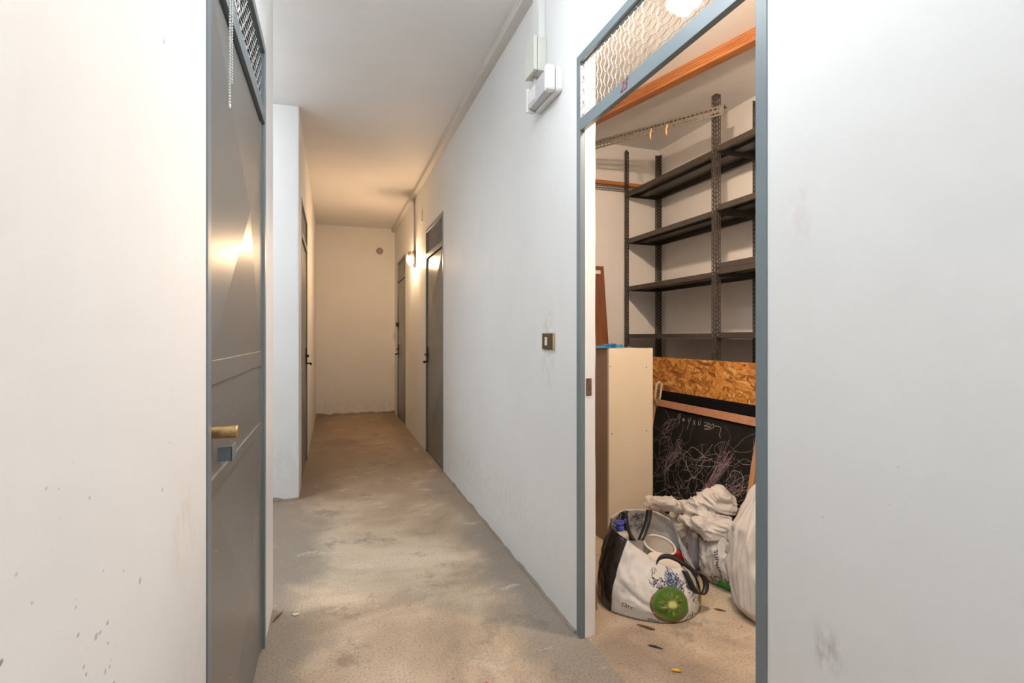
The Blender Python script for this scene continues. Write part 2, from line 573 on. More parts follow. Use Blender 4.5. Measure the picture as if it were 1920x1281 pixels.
structure('floor', box(-2.75, 2.75, YB - 0.1, YE + 0.1, -0.12, 0), M['floor'])
structure('ceiling', box(-2.75, 2.75, YB - 0.1, YE + 0.1, ZC, ZC + 0.12), M['ceiling'])
structure('ceiling_store_room', box(XR2, RX1, RY0, RY1, ZR, ZR + 0.10), M['room'])

# right wall: plastered partition; the jamb edge of the open doorway is chipped
wr = wall_y(XR, XR2 - 0.002, YB, YE, ZC, [(O_STORE[0], O_STORE[1] + 0.004), O_A, O_B])
structure('wall_right', wr, M['wall_right'])

# chipped plaster reveal on the far side of the open doorway
def reveal():
    n = 90
    v, f = [], []
    for i in range(n + 1):
        z = ZO * i / n
        nz = noise.noise(Vector((0.3, 1.2, z * 9.0))) * 0.0025
        x1 = XR2 + nz
        if 0.90 < z < 1.04:
            x1 -= 0.020 * math.sin((z - 0.90) / 0.14 * PI) ** 1.4
        if z < 0.10:
            x1 -= 0.020 * (1 - z / 0.10) ** 1.3 + 0.006 * noise.noise(Vector((2, 0, z * 40)))
        for dx, dy in ((0.0187, -0.0005), (x1 - XR - 0.004, -0.0005), (x1 - XR, 0.006), (x1 - XR, 0.05)):
            v.append((XR + dx, O_STORE[1] + dy, z))
    for i in range(n):
        for j in range(3):
            a = i * 4 + j
            f.append((a, a + 1, a + 5, a + 4))
    return v, f
structure('trim_1', reveal(), M['wall'], solid=0.003, offset=-1)

structure('wall_left', wall_y(XL - 0.08, XL, YB, 2.486, ZC, [O_L1]), M['wall_left'], bevel=0.004)
structure('wall_left_far', wall_y(XLF - 0.08, XLF, 4.085, YE, ZC, [O_L2]), M['wall'])
structure('wall_passage_near', box(-2.62, XL - 0.08, 2.40, 2.486, 0, ZC), M['wall'])
structure('wall_passage_far', box(-2.62, XLF - 0.001, 4.083, 4.16, 0, ZC), M['wall'], bevel=0.006)
structure('wall_passage_end', box(-2.70, -2.62, YB, YE, 0, ZC), M['wall'])
structure('wall_end', box(-2.75, 2.75, YE, YE + 0.1, 0, ZC), M['wall'])
structure('wall_behind', box(-2.75, 2.75, YB - 0.1, YB, 0, ZC), M['wall'])
structure('wall_room_far', box(XR2 - 0.002, RX1 + 0.1, RY1, RY1 + 0.08, 0, ZC), M['room'])
structure('wall_room_near', box(XR2 - 0.002, RX1 + 0.1, RY0 - 0.08, RY0, 0, ZC), M['room'])
structure('wall_room_back', box(RX1, RX1 + 0.08, YB, YE, 0, ZC), M['room'])
# room side of the partition
structure('wall_room_front', wall_y(XR2 - 0.002, XR2 + 0.001, RY0, RY1, ZR, [(O_STORE[0] - 0.001, O_STORE[1] + 0.02)]), M['room'])

# cable trunking in the corner of ceiling and right wall
tr = bmesh.new()
bx(tr, XR - 0.052, XR, 0.2, YE, ZC - 0.052, ZC)
bx(tr, XR - 0.054, XR, 0.2, YE, ZC - 0.030, ZC - 0.027)
structure('trim_2', tr, M['raceway'], bevel=0.003)

# uneven plaster skirt at the foot of the end wall and of the passage corner
def skirt(name, p0, p1, nrm, h):
    n = 60
    v, f = [], []
    p0, p1, nrm = Vector(p0), Vector(p1), Vector(nrm)
    for i in range(n + 1):
        p = p0.lerp(p1, i / n)
        hh = h * (0.75 + 0.6 * noise.noise(p * 9.0))
        t = 0.010 + 0.008 * noise.noise(p * 14.0 + Vector((5, 0, 0)))
        for z, o_ in ((0, t), (hh * 0.7, t * 0.8), (hh, 0.0005)):
            v.append(p + nrm * o_ + Vector((0, 0, z)))
    for i in range(n):
        for j in range(2):
            a = i * 3 + j
            f.append((a, a + 3, a + 4, a + 1))
    return structure(name, (v, f), M['floor'], smooth=True)
skirt('baseboard_end', (XLF, YE, 0), (XR, YE, 0), (0, -1, 0), 0.045)
skirt('baseboard_passage', (-1.2, 4.083, 0), (XLF, 4.083, 0), (0, -1, 0), 0.03)
skirt('baseboard_right', (XR, 1.87, 0), (XR, 4.46, 0), (-1, 0, 0), 0.018)

# ------------------------------------------------------------------ doors
def wire_mesh_data(w, h):
    bm = bmesh.new()
    nu = max(2, round(w / 0.027)); nv = max(2, round(h / 0.0235))
    du, dv = w / nu, h / nv
    A = 0.0032
    for i in range(nu + 1):
        x = i * du
        pts = []
        for j in range(nv * 4 + 1):
            s_ = j / 4.0
            y = A * math.cos(PI * (s_ + i))
            pts.append((x + 0.0012 * math.sin(PI * s_ + i), y, s_ * dv))
        tube(bm, pts, 0.0016, 5, False)
    for j in range(nv + 1):
        pts = []
        for i in range(nu * 4 + 1):
            s_ = i / 4.0
            pts.append((s_ * du, -A * math.cos(PI * (s_ + j)), j * dv))
        tube(bm, pts, 0.0016, 5, False)
    return bm
MESH_CACHE = {}
def wire_mesh(w, h, parent, loc):
    key = (round(w, 3), round(h, 3))
    if key not in MESH_CACHE:
        o = obj('wire_mesh', wire_mesh_data(w, h), M['wire'], parent, smooth=True)
        MESH_CACHE[key] = o.data
    else:
        o = link(bpy.data.objects.new('wire_mesh', MESH_CACHE[key])); o.parent = parent
    o.location = loc
    o['kind'] = 'stuff'
    return o

def pyramid_panel(x0, x1, z0, z1, y, rise, border=0.012):
    """sheet panel pressed into a shallow four-sided pyramid; front faces -y"""
    cx, cz = (x0 + x1) / 2, (z0 + z1) / 2
    v = [(x0, y, z0), (x1, y, z0), (x1, y, z1), (x0, y, z1),
         (x0 + border, y, z0 + border), (x1 - border, y, z0 + border), (x1 - border, y, z1 - border), (x0 + border, y, z1 - border),
         (cx, y - rise, cz)]
    f = [(0, 1, 5, 4), (1, 2, 6, 5), (2, 3, 7, 6), (3, 0, 4, 7), (4, 5, 8), (5, 6, 8), (6, 7, 8), (7, 4, 8)]
    return v, f

def door_frame(root, w, z_rail=2.02, face=0.033, proud=0.003, ztop=ZO, dep=0.030):
    obj('jamb', box(0, face, -proud, dep, 0, ztop - face), M['frame'], root, bevel=0.0015)
    obj('jamb', box(w - face, w, -proud, dep, 0, ztop - face), M['frame'], root, bevel=0.0015)
    obj('head', box(0, w, -proud, dep, ztop - face, ztop), M['frame'], root, bevel=0.0015)
    rail = obj('transom_rail', box(face, w - face, -proud, dep, z_rail, z_rail + 0.05), M['frame'], root, bevel=0.0015)
    obj('mesh_stop', boxes((face, w - face, 0.010, 0.0185, z_rail + 0.05, z_rail + 0.056), (face, w - face, 0.010, 0.0185, ztop - face - 0.006, ztop - face)), M['frame'], root)
    wire_mesh(w - 2 * face, ztop - face - z_rail - 0.05, root, (face, 0.014, z_rail + 0.05))
    return rail

def closed_door(name, label, w, loc, rz, lock='left', style='bolt'):
    d = empty(name, loc, rz)
    tag(d, label, kind='structure')
    face = 0.033
    door_frame(d, w, face=face)
    x0, x1 = face + 0.006, w - face - 0.006
    leaf = empty('leaf'); leaf.parent = d
    y = 0.010
    obj('leaf_sheet', box(x0, x1, y, y + 0.03, 0.012, 2.012), M['door'], leaf, bevel=0.002)
    st = 0.035
    obj('stile', box(x0, x0 + st, y - 0.003, y + 0.004, 0.012, 2.012), M['door'], leaf, bevel=0.001)
    obj('stile', box(x1 - st, x1, y - 0.003, y + 0.004, 0.012, 2.012), M['door'], leaf, bevel=0.001)
    for za, zb in ((1.092, 1.147), (0.845, 0.880)):
        obj('middle_rail', box(x0 + st, x1 - st, y - 0.005, y + 0.004, za, zb), M['door'], leaf, bevel=0.0015)
    obj('upper_panel', pyramid_panel(x0 + st, x1 - st, 1.147, 2.005, y - 0.001, 0.024), M['door'], leaf)
    obj('lower_panel', pyramid_panel(x0 + st, x1 - st, 0.02, 0.845, y - 0.001, 0.024), M['door'], leaf)
    sgn = 1 if lock == 'left' else -1
    lx = x0 + 0.02 if lock == 'left' else x1 - 0.02
    if style == 'brass':
        Mx = Matrix.Translation((lx + 0.035, y - 0.006, 0.985)) @ Matrix.Rotation(R(90), 4, 'X')
        obj('knob', lathe([(0.0145, -0.004), (0.0145, 0.046), (0.0125, 0.049), (0.010, 0.0485)], 24, Mx), M['brass'], d, smooth=False, bevel=0.0008)
        k = bmesh.new()
        bx(k, lx + 0.095, lx + 0.148, y - 0.032, y - 0.029, 0.905, 0.940)
        bx(k, lx + 0.095, lx + 0.098, y - 0.032, y - 0.002, 0.905, 0.940)
        obj('pull_handle', k, M['frame'], d, bevel=0.0008)
    else:
        bolt = obj('bolt', box(lx - sgn * 0.035, lx + sgn * 0.06, y - 0.030, y - 0.010, 1.005, 1.028) if sgn > 0 else box(lx - 0.06, lx + 0.035, y - 0.030, y - 0.010, 1.005, 1.028), M['black_metal'], d, bevel=0.002)
        obj('lock_case', box(lx - 0.014, lx + 0.014, y - 0.012, y - 0.002, 0.95, 1.10), M['black_metal'], d, bevel=0.001)
        hb = bmesh.new()
        tube(hb, [(lx, y - 0.004, 0.945), (lx, y - 0.05, 0.942), (lx + sgn * 0.10, y - 0.052, 0.935), (lx + sgn * 0.115, y - 0.050, 0.955)], 0.007, 8)
        obj('lever_handle', hb, M['black_metal'], d, smooth=True)
        if style == 'padlock':
            pb = bmesh.new()
            tube(pb, [(lx - sgn * 0.045, y - 0.03, 1.375), (lx - sgn * 0.05, y - 0.03, 1.415), (lx - sgn * 0.02, y - 0.03, 1.43), (lx + sgn * 0.005, y - 0.03, 1.40)], 0.005, 6)
            bx(pb, lx - 0.015, lx + 0.02, y - 0.04, y - 0.004, 1.355, 1.41)
            obj('hasp', pb, M['black_metal'], d, bevel=0.002)
    return d

# left doors face +X: local x runs along +Y; right doors face -X: local x runs along -Y
door1 = closed_door('door_1', 'grey gloss steel door beside the camera with brass knob and bead chain', O_L1[1] - O_L1[0], (XL, O_L1[0], 0), R(90), 'left', 'brass')
closed_door('door_2', 'far left grey steel door seen edge-on beyond the side passage', O_L2[1] - O_L2[0], (XLF, O_L2[0], 0), R(90), 'right', 'bolt')
closed_door('door_3', 'grey steel door between the emergency light wall and the glowing wall lamp', O_A[1] - O_A[0], (XR, O_A[1], 0), R(-90), 'left', 'bolt')
closed_door('door_4', 'farthest grey steel door next to the end wall with padlock hasp', O_B[1] - O_B[0], (XR, O_B[1], 0), R(-90), 'left', 'padlock')

# pale scratches on the near door
sb1 = bmesh.new(); r1 = random.Random(5)
for i in range(46):
    x, z = r1.uniform(0.12, 0.85), r1.choice((r1.uniform(0.1, 0.8), r1.uniform(0.9, 1.08), r1.uniform(1.2, 1.7)))
    zl = [(1.147, 2.005), (0.02, 0.845)][z < 0.86] if not 0.86 < z < 1.147 else None
    ang, L = r1.uniform(0, 6.28), r1.uniform(0.008, 0.045)
    P = [(x, z), (x + L * math.cos(ang), z + L * math.sin(ang) * 0.7), (x + L * 1.6 * math.cos(ang + 0.5), z + L * 1.2 * math.sin(ang + 0.5))]
    def dep(x_, z_):
        if zl is None: return 0.0085
        a_ = max(0, 1 - max(abs(x_ - 0.495) / 0.40, abs(z_ - sum(zl) / 2) / ((zl[1] - zl[0]) / 2 - 0.012)))
        return 0.0085 - 0.024 * a_
    for (xa, za), (xb, zb) in zip(P[:-1], P[1:]):
        w_ = 0.0006
        sb1.faces.new([sb1.verts.new(q) for q in ((xa - w_, dep(xa, za), za - w_), (xb - w_, dep(xb, zb), zb - w_), (xb + w_, dep(xb, zb), zb + w_), (xa + w_, dep(xa, za), za + w_))])
so = obj('scratches', sb1, simple('scraped_paint', (0.5, 0.49, 0.47), 0.5), door1); so['kind'] = 'stuff'

# open doorway: blue-grey angle frame with wire transom, the leaf stands out of sight
W5 = O_STORE[1] - O_STORE[0] + 0.066
d5 = empty('door_5', (XR, O_STORE[1] + 0.033, 0), R(-90))
tag(d5, 'blue-grey steel frame of the open store room with wire mesh transom', kind='structure')
rail5 = door_frame(d5, W5, dep=0.0185)
# rebate strips of the angle iron
vs, fs = text_mesh('25', 0.075)
Mt = Matrix.Translation((0.36, -0.0042, 2.046)) @ Matrix.Rotation(R(90), 4, 'X') @ Matrix(((0.62, 0.25, 0, 0), (0, 0.62, 0, 0), (0, 0, 1, 0), (0, 0, 0, 1)))
wn = obj('handwritten_number', ([Mt @ p for p in vs], fs), M['red_ink'], rail5)
wn['label'] = 'red handwritten number 25'
st5 = obj('lock_strike', box(0.030, 0.036, 0.022, 0.047, 0.965, 1.035), M['rust'], d5, bevel=0.002)

# ------------------------------------------------------------------ corridor fittings
# conduit and box above the emergency light
obj_c = obj('cable_duct', box(XR - 0.034, XR, 2.185, 2.262, 2.575, ZC - 0.052), M['white_plastic'], bevel=0.003)
tag(obj_c, 'white vertical cable duct running from the ceiling trunking to the ivory box', 'cable duct')

jb = empty('junction_box', (XR, 2.23, 2.50))
tag(jb, 'ivory square junction box right above the emergency light', 'junction box')
obj('box_body', box(-0.044, 0, -0.058, 0.058, -0.075, 0.079), M['ivory_plastic'], jb, bevel=0.003)
obj('lid', box(-0.064, -0.046, -0.060, 0.060, -0.077, 0.081), M['ivory_plastic'], jb, bevel=0.004)
gl = bmesh.new(); tube(gl, [(-0.025, 0.02, -0.07), (-0.025, 0.02, -0.15)], 0.012, 10)
obj('cable_gland', gl, simple('pinkish_gland', (0.62, 0.52, 0.47), 0.5), jb, smooth=True)

em = empty('emergency_light', (XR, 2.13, 2.31))
tag(em, 'white oblong emergency light on the wall under the junction box', 'emergency light')
def rounded_slab(hx, hz, x0, x1, taper=0.0, rc=0.02, n=6):
    """slab on the wall: half length hx along y, half height hz, from depth x0 to x1 (negative = out of the wall)"""
    prof = []
    for cx, cz, a0 in ((hx - rc, hz - rc, 0), (-hx + rc, hz - rc, 90), (-hx + rc, -hz + rc, 180), (hx - rc, -hz + rc, 270)):
        for k in range(n + 1):
            a = R(a0 + 90 * k / n)
            prof.append((cx + rc * math.cos(a), cz + rc * math.sin(a)))
    m_ = len(prof)
    v = [(x0, p[0], p[1]) for p in prof] + [(x1, p[0] * (1 - taper), p[1] * (1 - taper)) for p in prof]
    f = [tuple(range(m_)), tuple(reversed(range(m_, 2 * m_)))]
    for i in range(m_):
        f.append((i, i + m_, (i + 1) % m_ + m_, (i + 1) % m_))
    return v, f
obj('base', rounded_slab(0.128, 0.056, 0.0, -0.030), M['white_plastic'], em, bevel=0.003)
obj('lens', rounded_slab(0.118, 0.048, -0.030, -0.066, 0.06), M['lamp_lens'], em, bevel=0.004)
bz = bmesh.new()
bx(bz, -0.074, -0.030, -0.130, -0.094, -0.056, 0.056)
obj('end_cap', bz, M['white_plastic'], em, bevel=0.010)
bz = bmesh.new()
bx(bz, -0.072, -0.030, 0.112, 0.130, -0.056, 0.056)
obj('end_cap', bz, M['white_plastic'], em, bevel=0.006)
obj('reflector', box(-0.068, -0.0655, 0.02, 0.108, -0.030, 0.034), M['white_plastic'], em, bevel=0.001)

sw = empty('light_switch', (XR, 2.144, 1.18))
tag(sw, 'bronze light switch plate with one white rocker on the right wall', 'light switch')
obj('plate', box(-0.008, -0.0005, -0.058, 0.066, -0.037, 0.037), M['bronze'], sw, bevel=0.002)
obj('plate_edge', box(-0.0088, -0.0005, -0.066, -0.0575, -0.037, 0.037), M['gold_edge'], sw, bevel=0.001)
rk = obj('rocker', box(-0.0135, -0.006, 0.004, 0.024, -0.019, 0.019), M['white_plastic'], sw, bevel=0.002)
obj('indicator', box(-0.0142, -0.013, 0.010, 0.018, 0.006, 0.012), simple('red_indicator', (0.7, 0.08, 0.06), 0.4), rk)

# bulkhead lamp far down the right wall
bl = empty('bulkhead_lamp', (XR, 6.13, 2.13))
tag(bl, 'glowing oval bulkhead wall lamp between the two far right doors', 'wall lamp')
def oval(a, b, x, n=28): return [(x, a * math.cos(2 * PI * k / n), b * math.sin(2 * PI * k / n)) for k in range(n)]
def oval_loft(secs, n=28, cap0=True, cap1=True):
    v = []
    for a, b, x in secs: v += oval(a, b, x, n)
    f = []
    for j in range(len(secs) - 1):
        for i in range(n):
            f.append((j * n + i, j * n + (i + 1) % n, (j + 1) * n + (i + 1) % n, (j + 1) * n + i))
    if cap0: f.append(tuple(reversed(range(n))))
    if cap1: f.append(tuple(range((len(secs) - 1) * n, len(secs) * n)))
    return v, f
obj('base', oval_loft([(0.062, 0.098, 0.0), (0.062, 0.098, -0.022), (0.056, 0.092, -0.030)]), simple('grey_lamp_base', (0.20, 0.18, 0.16), 0.5), bl, smooth=False)
obj('glass', oval_loft([(0.050, 0.086, -0.030), (0.050, 0.086, -0.060), (0.040, 0.074, -0.085), (0.022, 0.05, -0.098)], cap0=False), M['glass'], bl, smooth=True)
obj('bulb', lathe([(0.002, -0.060), (0.016, -0.055), (0.024, -0.035), (0.024, 0.0), (0.020, 0.02), (0.016, 0.029), (0.004, 0.030)], 10, Matrix.Translation((-0.060, 0, -0.005))), emissive('warm_lantern_bulb', LANTERN_COLOR, LANTERN_STRENGTH), bl, smooth=True)
for zz in (-0.035, 0.03):
    cg = bmesh.new()
    tube(cg, [(-0.028, -0.058, zz), (-0.075, -0.050, zz), (-0.102, 0, zz), (-0.075, 0.050, zz), (-0.028, 0.058, zz)], 0.0035, 6)
    obj('cage_bar', cg, M['vent_grey'], bl, smooth=True)
cg = bmesh.new()
tube(cg, [(-0.028, 0, 0.095), (-0.075, 0, 0.082), (-0.103, 0, 0.03), (-0.103, 0, -0.03), (-0.075, 0, -0.082), (-0.028, 0, -0.095)], 0.0035, 6)
obj('cage_bar', cg, M['vent_grey'], bl, smooth=True)

obj('light_blocking_socket', lathe([(0.027, 0.030), (0.027, 0.078), (0.020, 0.082)], 20, Matrix.Translation((-0.060, 0, -0.005))), M['vent_grey'], bl, smooth=False)  # opaque socket, added to hold the bulb's light off the ceiling
cd = bmesh.new(); tube(cd, [(XR - 0.009, 6.15, 2.22), (XR - 0.009, 6.15, ZC - 0.05)], 0.009, 10)
tag(obj('conduit_pipe', cd, M['raceway'], smooth=True), 'thin painted conduit pipe dropping to the bulkhead lamp', 'conduit')
tag(obj('blanking_plate', box(XR - 0.006, XR, 5.60, 5.68, 2.46, 2.60), M['raceway'], bevel=0.003), 'small painted blanking plate on the wall above the third door', 'plate')
vc = empty('vent_cap', (0.70, YE, 2.545))
tag(vc, 'small round grey cap high on the end wall', 'wall cap')
Mv = Matrix.Rotation(R(90), 4, 'X')
obj('cap_disc', lathe([(0.052, 0.0), (0.052, 0.008), (0.044, 0.014), (0.02, 0.016)], 28, Mv), M['vent_grey'], vc, smooth=False)
obj('cap_screw', lathe([(0.008, 0.015), (0.008, 0.018), (0.004, 0.019)], 12, Mv), M['wire'], vc)

# white bead chain hanging before the near left door
ch = empty('bead_chain', (XL + 0.035, 1.262, 1.9))
tag(ch, 'white plastic bead chain hanging in a loop before the near grey door', 'chain')
def bead_strand(pts, step=0.0065, r=0.0027):
    bm = bmesh.new()
    pts = [Vector(p) for p in pts]
    acc = 0.0
    tube(bm, pts, 0.0007, 4)
    for a, b in zip(pts[:-1], pts[1:]):
        L = (b - a).length
        s_ = acc
        while s_ < L:
            p = a.lerp(b, s_ / L)
            bmesh.ops.create_icosphere(bm, subdivisions=1, radius=r, matrix=Matrix.Translation(p))
            s_ += step
        acc = s_ - L
    return bm
def strand(name, pts):
    o = obj(name, bead_strand(pts), M['chain'], ch, smooth=True); o['kind'] = 'stuff'
strand('chain_strand', [(0.0, 0.010, 0.36), (0.0, 0.010, 0.11), (0.0, 0.004, 0.05), (0.0, 0.000, -0.19)])
strand('chain_strand', [(0.0, 0.012, 0.11), (0.002, 0.018, 0.05), (0.002, 0.014, -0.14)])
strand('chain_loop', [(0.0, 0.036, 0.36), (0.0, 0.085, 0.22), (0.0, 0.112, 0.13), (0.002, 0.108, 0.085), (0.002, 0.080, 0.060), (0.002, 0.045, 0.060), (0.0, 0.010, 0.085)])
obj('chain_tip', lathe([(0.001, -0.006), (0.0028, -0.004), (0.0028, 0.003), (0.001, 0.005)], 10, Matrix.Translation((0, 0, -0.194))), M['chain'], ch, smooth=True)
hk = bmesh.new(); tube(hk, [(-0.035, 0.012, 0.352), (-0.01, 0.012, 0.356), (0.004, 0.012, 0.362), (0.004, 0.036, 0.362)], 0.0025, 6)
obj('chain_hook', hk, M['wire'], ch, smooth=True)

# added fill tubes giving the even cool light; all out of frame
def fill_lamp(x, y, drop, length, along, strength, label):
    """added fill light, a suspended twin-tube fitting: shines up as well as down"""
    t = empty('fill_fixture', (x, y, ZC), 0 if along == 'Y' else R(90))
    tag(t, label, 'ceiling lamp', 'added fill tubes')
    obj('housing', box(-0.022, 0.022, -length / 2, length / 2, -drop - 0.025, -drop + 0.02), M['white_plastic'], t, bevel=0.004)
    for sy in (-1, 1):
        b = bmesh.new(); tube(b, [(0, sy * length * 0.35, -drop + 0.018), (0, sy * length * 0.35, 0)], 0.005, 8)
        obj('stem', b, M['white_plastic'], t, smooth=True)
    e_ = emissive('cool_fill_tube', FILL_COLOR, strength)
    for sx in (-0.045, 0.045):
        b = bmesh.new(); tube(b, [(sx, -length / 2 + 0.03, -drop), (sx, length / 2 - 0.03, -drop)], 0.013, 6, False)
        obj('tube', b, e_, t, smooth=True)
        for sy in (-1, 1):
            obj('tube_holder', box(min(0, sx) - 0.016 * (sx < 0), max(0, sx) + 0.016 * (sx > 0), sy * length / 2 - 0.032 * (sy > 0), sy * length / 2 + 0.032 * (sy < 0), -drop - 0.018, -drop + 0.018), M['white_plastic'], t)
    return t
fill_lamp(0.33, 1.20, 0.38, 1.2, 'Y', FILL_NEAR, 'added cool white fill lamp hanging right above the camera')
fill_lamp(0.33, -1.10, 0.40, 1.2, 'Y', FILL_BEHIND, 'added cool white fill lamp hanging farther behind the camera')
fill_lamp(-1.35, 3.28, 0.27, 1.2, 'X', FILL_PASSAGE, 'added cool white fill lamp round the corner in the side passage')

# ------------------------------------------------------------------ store room: shelving
PER = [0.0, 0.008, 0.013, 0.021]
def slotted_angle(length, w=0.035, thick=0.002, flip=False):
    """L profile with two staggered rows of slots in each flange, running along +z; corner at origin, flanges along +x and +y"""
    us = [q * w / 0.035 for q in (0.0, 0.0065, 0.0125, 0.0225, 0.0285, 0.035)]
    n = int(length / 0.026)
    zs = []
    for i in range(n):
        for p in PER: zs.append(i * 0.026 + p)
    zs.append(n * 0.026)
    prof = [(u, 0.0) for u in reversed(us)] + [(0.0, u) for u in us[1:]]
    cols = len(prof)
    v = [(p[0], p[1], z) for z in zs for p in prof]
    f = []
    for j in range(len(zs) - 1):
        ph = j % 4
        for i in range(cols - 1):
            c = i if i < 5 else 9 - i      # cell counted from the free edge of each flange
            if c == 1 and ph != 0 and 3 < j < len(zs) - 5: continue
            if c == 3 and ph != 2 and 3 < j < len(zs) - 5: continue
            a = j * cols + i
            f.append((a, a + 1, a + cols + 1, a + cols))
    return v, f

XF, XBK = 2.125, 2.435
YP = [3.43, 2.44, 1.45]
ZP = 2.64
shelving = empty('metal_shelving', (XF, YP[1], 0))
tag(shelving, 'dark brown slotted metal shelving of two bays along the back wall', 'shelving')
L0 = Vector((XF, YP[1], 0))
post_me = None
def post(x, y, ang):
    global post_me
    if post_me is None:
        o = obj('post', slotted_angle(ZP), M['dark_steel'], shelving, solid=0.002)
        post_me = o
    else:
        o = link(post_me.copy()); o.parent = shelving
    o.location = Vector((x, y, 0.004)) - L0
    o.rotation_euler = (0, 0, ang)
# flanges +x,+y at angle 0
post(XF, YP[0], R(-90)); post(XBK, YP[0], R(180))
post(XF, YP[1], 0.0);    post(XBK, YP[1], R(90))
post(XF, YP[2], 0.0);    post(XBK, YP[2], R(90))

def shelf_profile(depth, length):
    pr = [(0.018, -0.030), (0.0, -0.030), (0.0, 0.0), (depth, 0.0), (depth, -0.030), (depth - 0.018, -0.030)]
    n = len(pr)
    v = [(x, y, z) for y in (0.0, length) for x, z in pr]
    f = [(i, i + 1, n + i + 1, n + i) for i in range(n - 1)]
    # end lips, folded down
    v += [(0.001, 0.0, -0.030), (depth - 0.001, 0.0, -0.030), (0.001, length, -0.030), (depth - 0.001, length, -0.030)]
    f += [(2, 3, 2 * n + 1, 2 * n), (n + 2, 2 * n + 2, 2 * n + 3, n + 3)]
    return v, f
def stiffener(depth, length):
    pr = [(depth * .38, -0.002), (depth * .38, -0.016), (depth * .62, -0.016), (depth * .62, -0.002)]
    n = len(pr)
    v = [(x, y, z) for y in (0.01, length - 0.01) for x, z in pr]
    return v, [(i, i + 1, n + i + 1, n + i) for i in range(n - 1)]
def bolt_head():
    return lathe([(0.005, 0.0), (0.005, 0.003), (0.003, 0.0045)], 8, Matrix.Rotation(R(-90), 4, 'Y'))
shelf_me = None; st_me = None; bolt_me = None
def shelf(z, y0, y1):
    global shelf_me, st_me, bolt_me
    L = y1 - y0
    d = XBK - XF - 0.006
    key = obj('shelf', shelf_profile(d, L), M['dark_steel'], shelving, solid=0.0012)
    key.location = Vector((XF + 0.003, y0, z)) - L0
    s_ = obj('stiffener', stiffener(d, L), M['dark_steel'], key, solid=0.0012)
    for yy in (0.018, L - 0.018):
        if bolt_me is None:
            b = obj('bolt', bolt_head(), M['zinc'], key); bolt_me = b.data
        else:
            b = link(bpy.data.objects.new('bolt', bolt_me)); b.parent = key
        b.location = (-0.006, yy, -0.015)
for z in (2.308, 1.948, 1.584, 1.221, 0.48, 0.12):
    shelf(z, YP[1] + 0.003, YP[0] - 0.003)
for z in (2.318, 1.972, 1.598, 1.630, 1.226, 0.48, 0.12):
    shelf(z, YP[2] + 0.003, YP[1] - 0.003)

# slotted angle irons of a loft rack
def angle_iron(name, p0, p1, roll, label, cat='angle iron', w=0.058):
    p0, p1 = Vector(p0), Vector(p1)
    L = (p1 - p0).length
    o = obj(name, slotted_angle(L, w), M['zinc'], None, solid=0.002)
    z = (p1 - p0).normalized()
    up = Vector((0, 0, 1))
    x = up.cross(z).normalized()
    y = z.cross(x)
    Mr = Matrix((x, y, z)).transposed().to_4x4()
    o.matrix_world = Matrix.Translation(p0) @ Mr @ Matrix.Rotation(roll, 4, 'Z')
    tag(o, label, cat)
    return o
# y axis of the bar points up; flange +x sideways
angle_iron('slotted_angle_bar', (1.455, 3.448, 2.525), (2.108, 2.345, 2.525), R(-90), 'long olive slotted angle bar crossing diagonally below the store room ceiling')
angle_iron('slotted_angle_bracket', (1.30, RY1 - 0.003, 2.362), (2.27, RY1 - 0.003, 2.362), R(-90) , 'short olive slotted angle bracket along the far wall left of the shelving', w=0.036)
tag(obj('pine_plank', box(1.28, 2.28, RY1 - 0.040, RY1 - 0.004, 2.366, 2.392), M['timber_x'], bevel=0.002), 'orange pine plank lying on the slotted bracket at the far wall', 'plank')

# timber batten fixed below the ceiling
dirb = Vector((-0.26, 1.0, 0)).normalized()
bt = empty('timber_beam', (1.765, 2.63, ZR), math.atan2(-dirb.x, dirb.y))
tag(bt, 'orange pine beam fixed slantwise under the store room ceiling', 'beam')
obj('beam_body', box(-0.029, 0.029, -2.1, 0.80, -0.062, 0), M['timber'], bt, bevel=0.002)
for i, zz in enumerate((-0.012, -0.024, -0.036)):
    obj('groove_strip', box(-0.0325, -0.028, -2.1, 0.80, zz - 0.0085, zz), M['timber'], bt, bevel=0.001)

# two peach hooks on the long bar
bar0, bar1 = Vector((1.455, 3.448, 2.525)), Vector((2.108, 2.345, 2.525))
for t_, lab in ((0.655, 'peach plastic hook on the slotted bar, left one of two'), (0.735, 'peach plastic hook on the slotted bar, right one of two')):
    p = bar0.lerp(bar1, t_)
    hb = bmesh.new()
    dv = Vector((-0.86, -0.51, 0))
    tube(hb, [Vector((0, 0, -0.030)) + dv * 0.012, Vector((0, 0, -0.047)) + dv * 0.012, Vector((0, 0, -0.055)) + dv * 0.022 , Vector((0, 0, -0.085)) + dv * 0.024, Vector((0, 0, -0.098)) + dv * 0.014], [0.006, 0.006, 0.0055, 0.005, 0.004], 8)
    o = obj('plastic_hook', hb, M['hook'], smooth=True)
    o.location = p
    tag(o, lab, 'hook', 'hooks on the slotted bar')

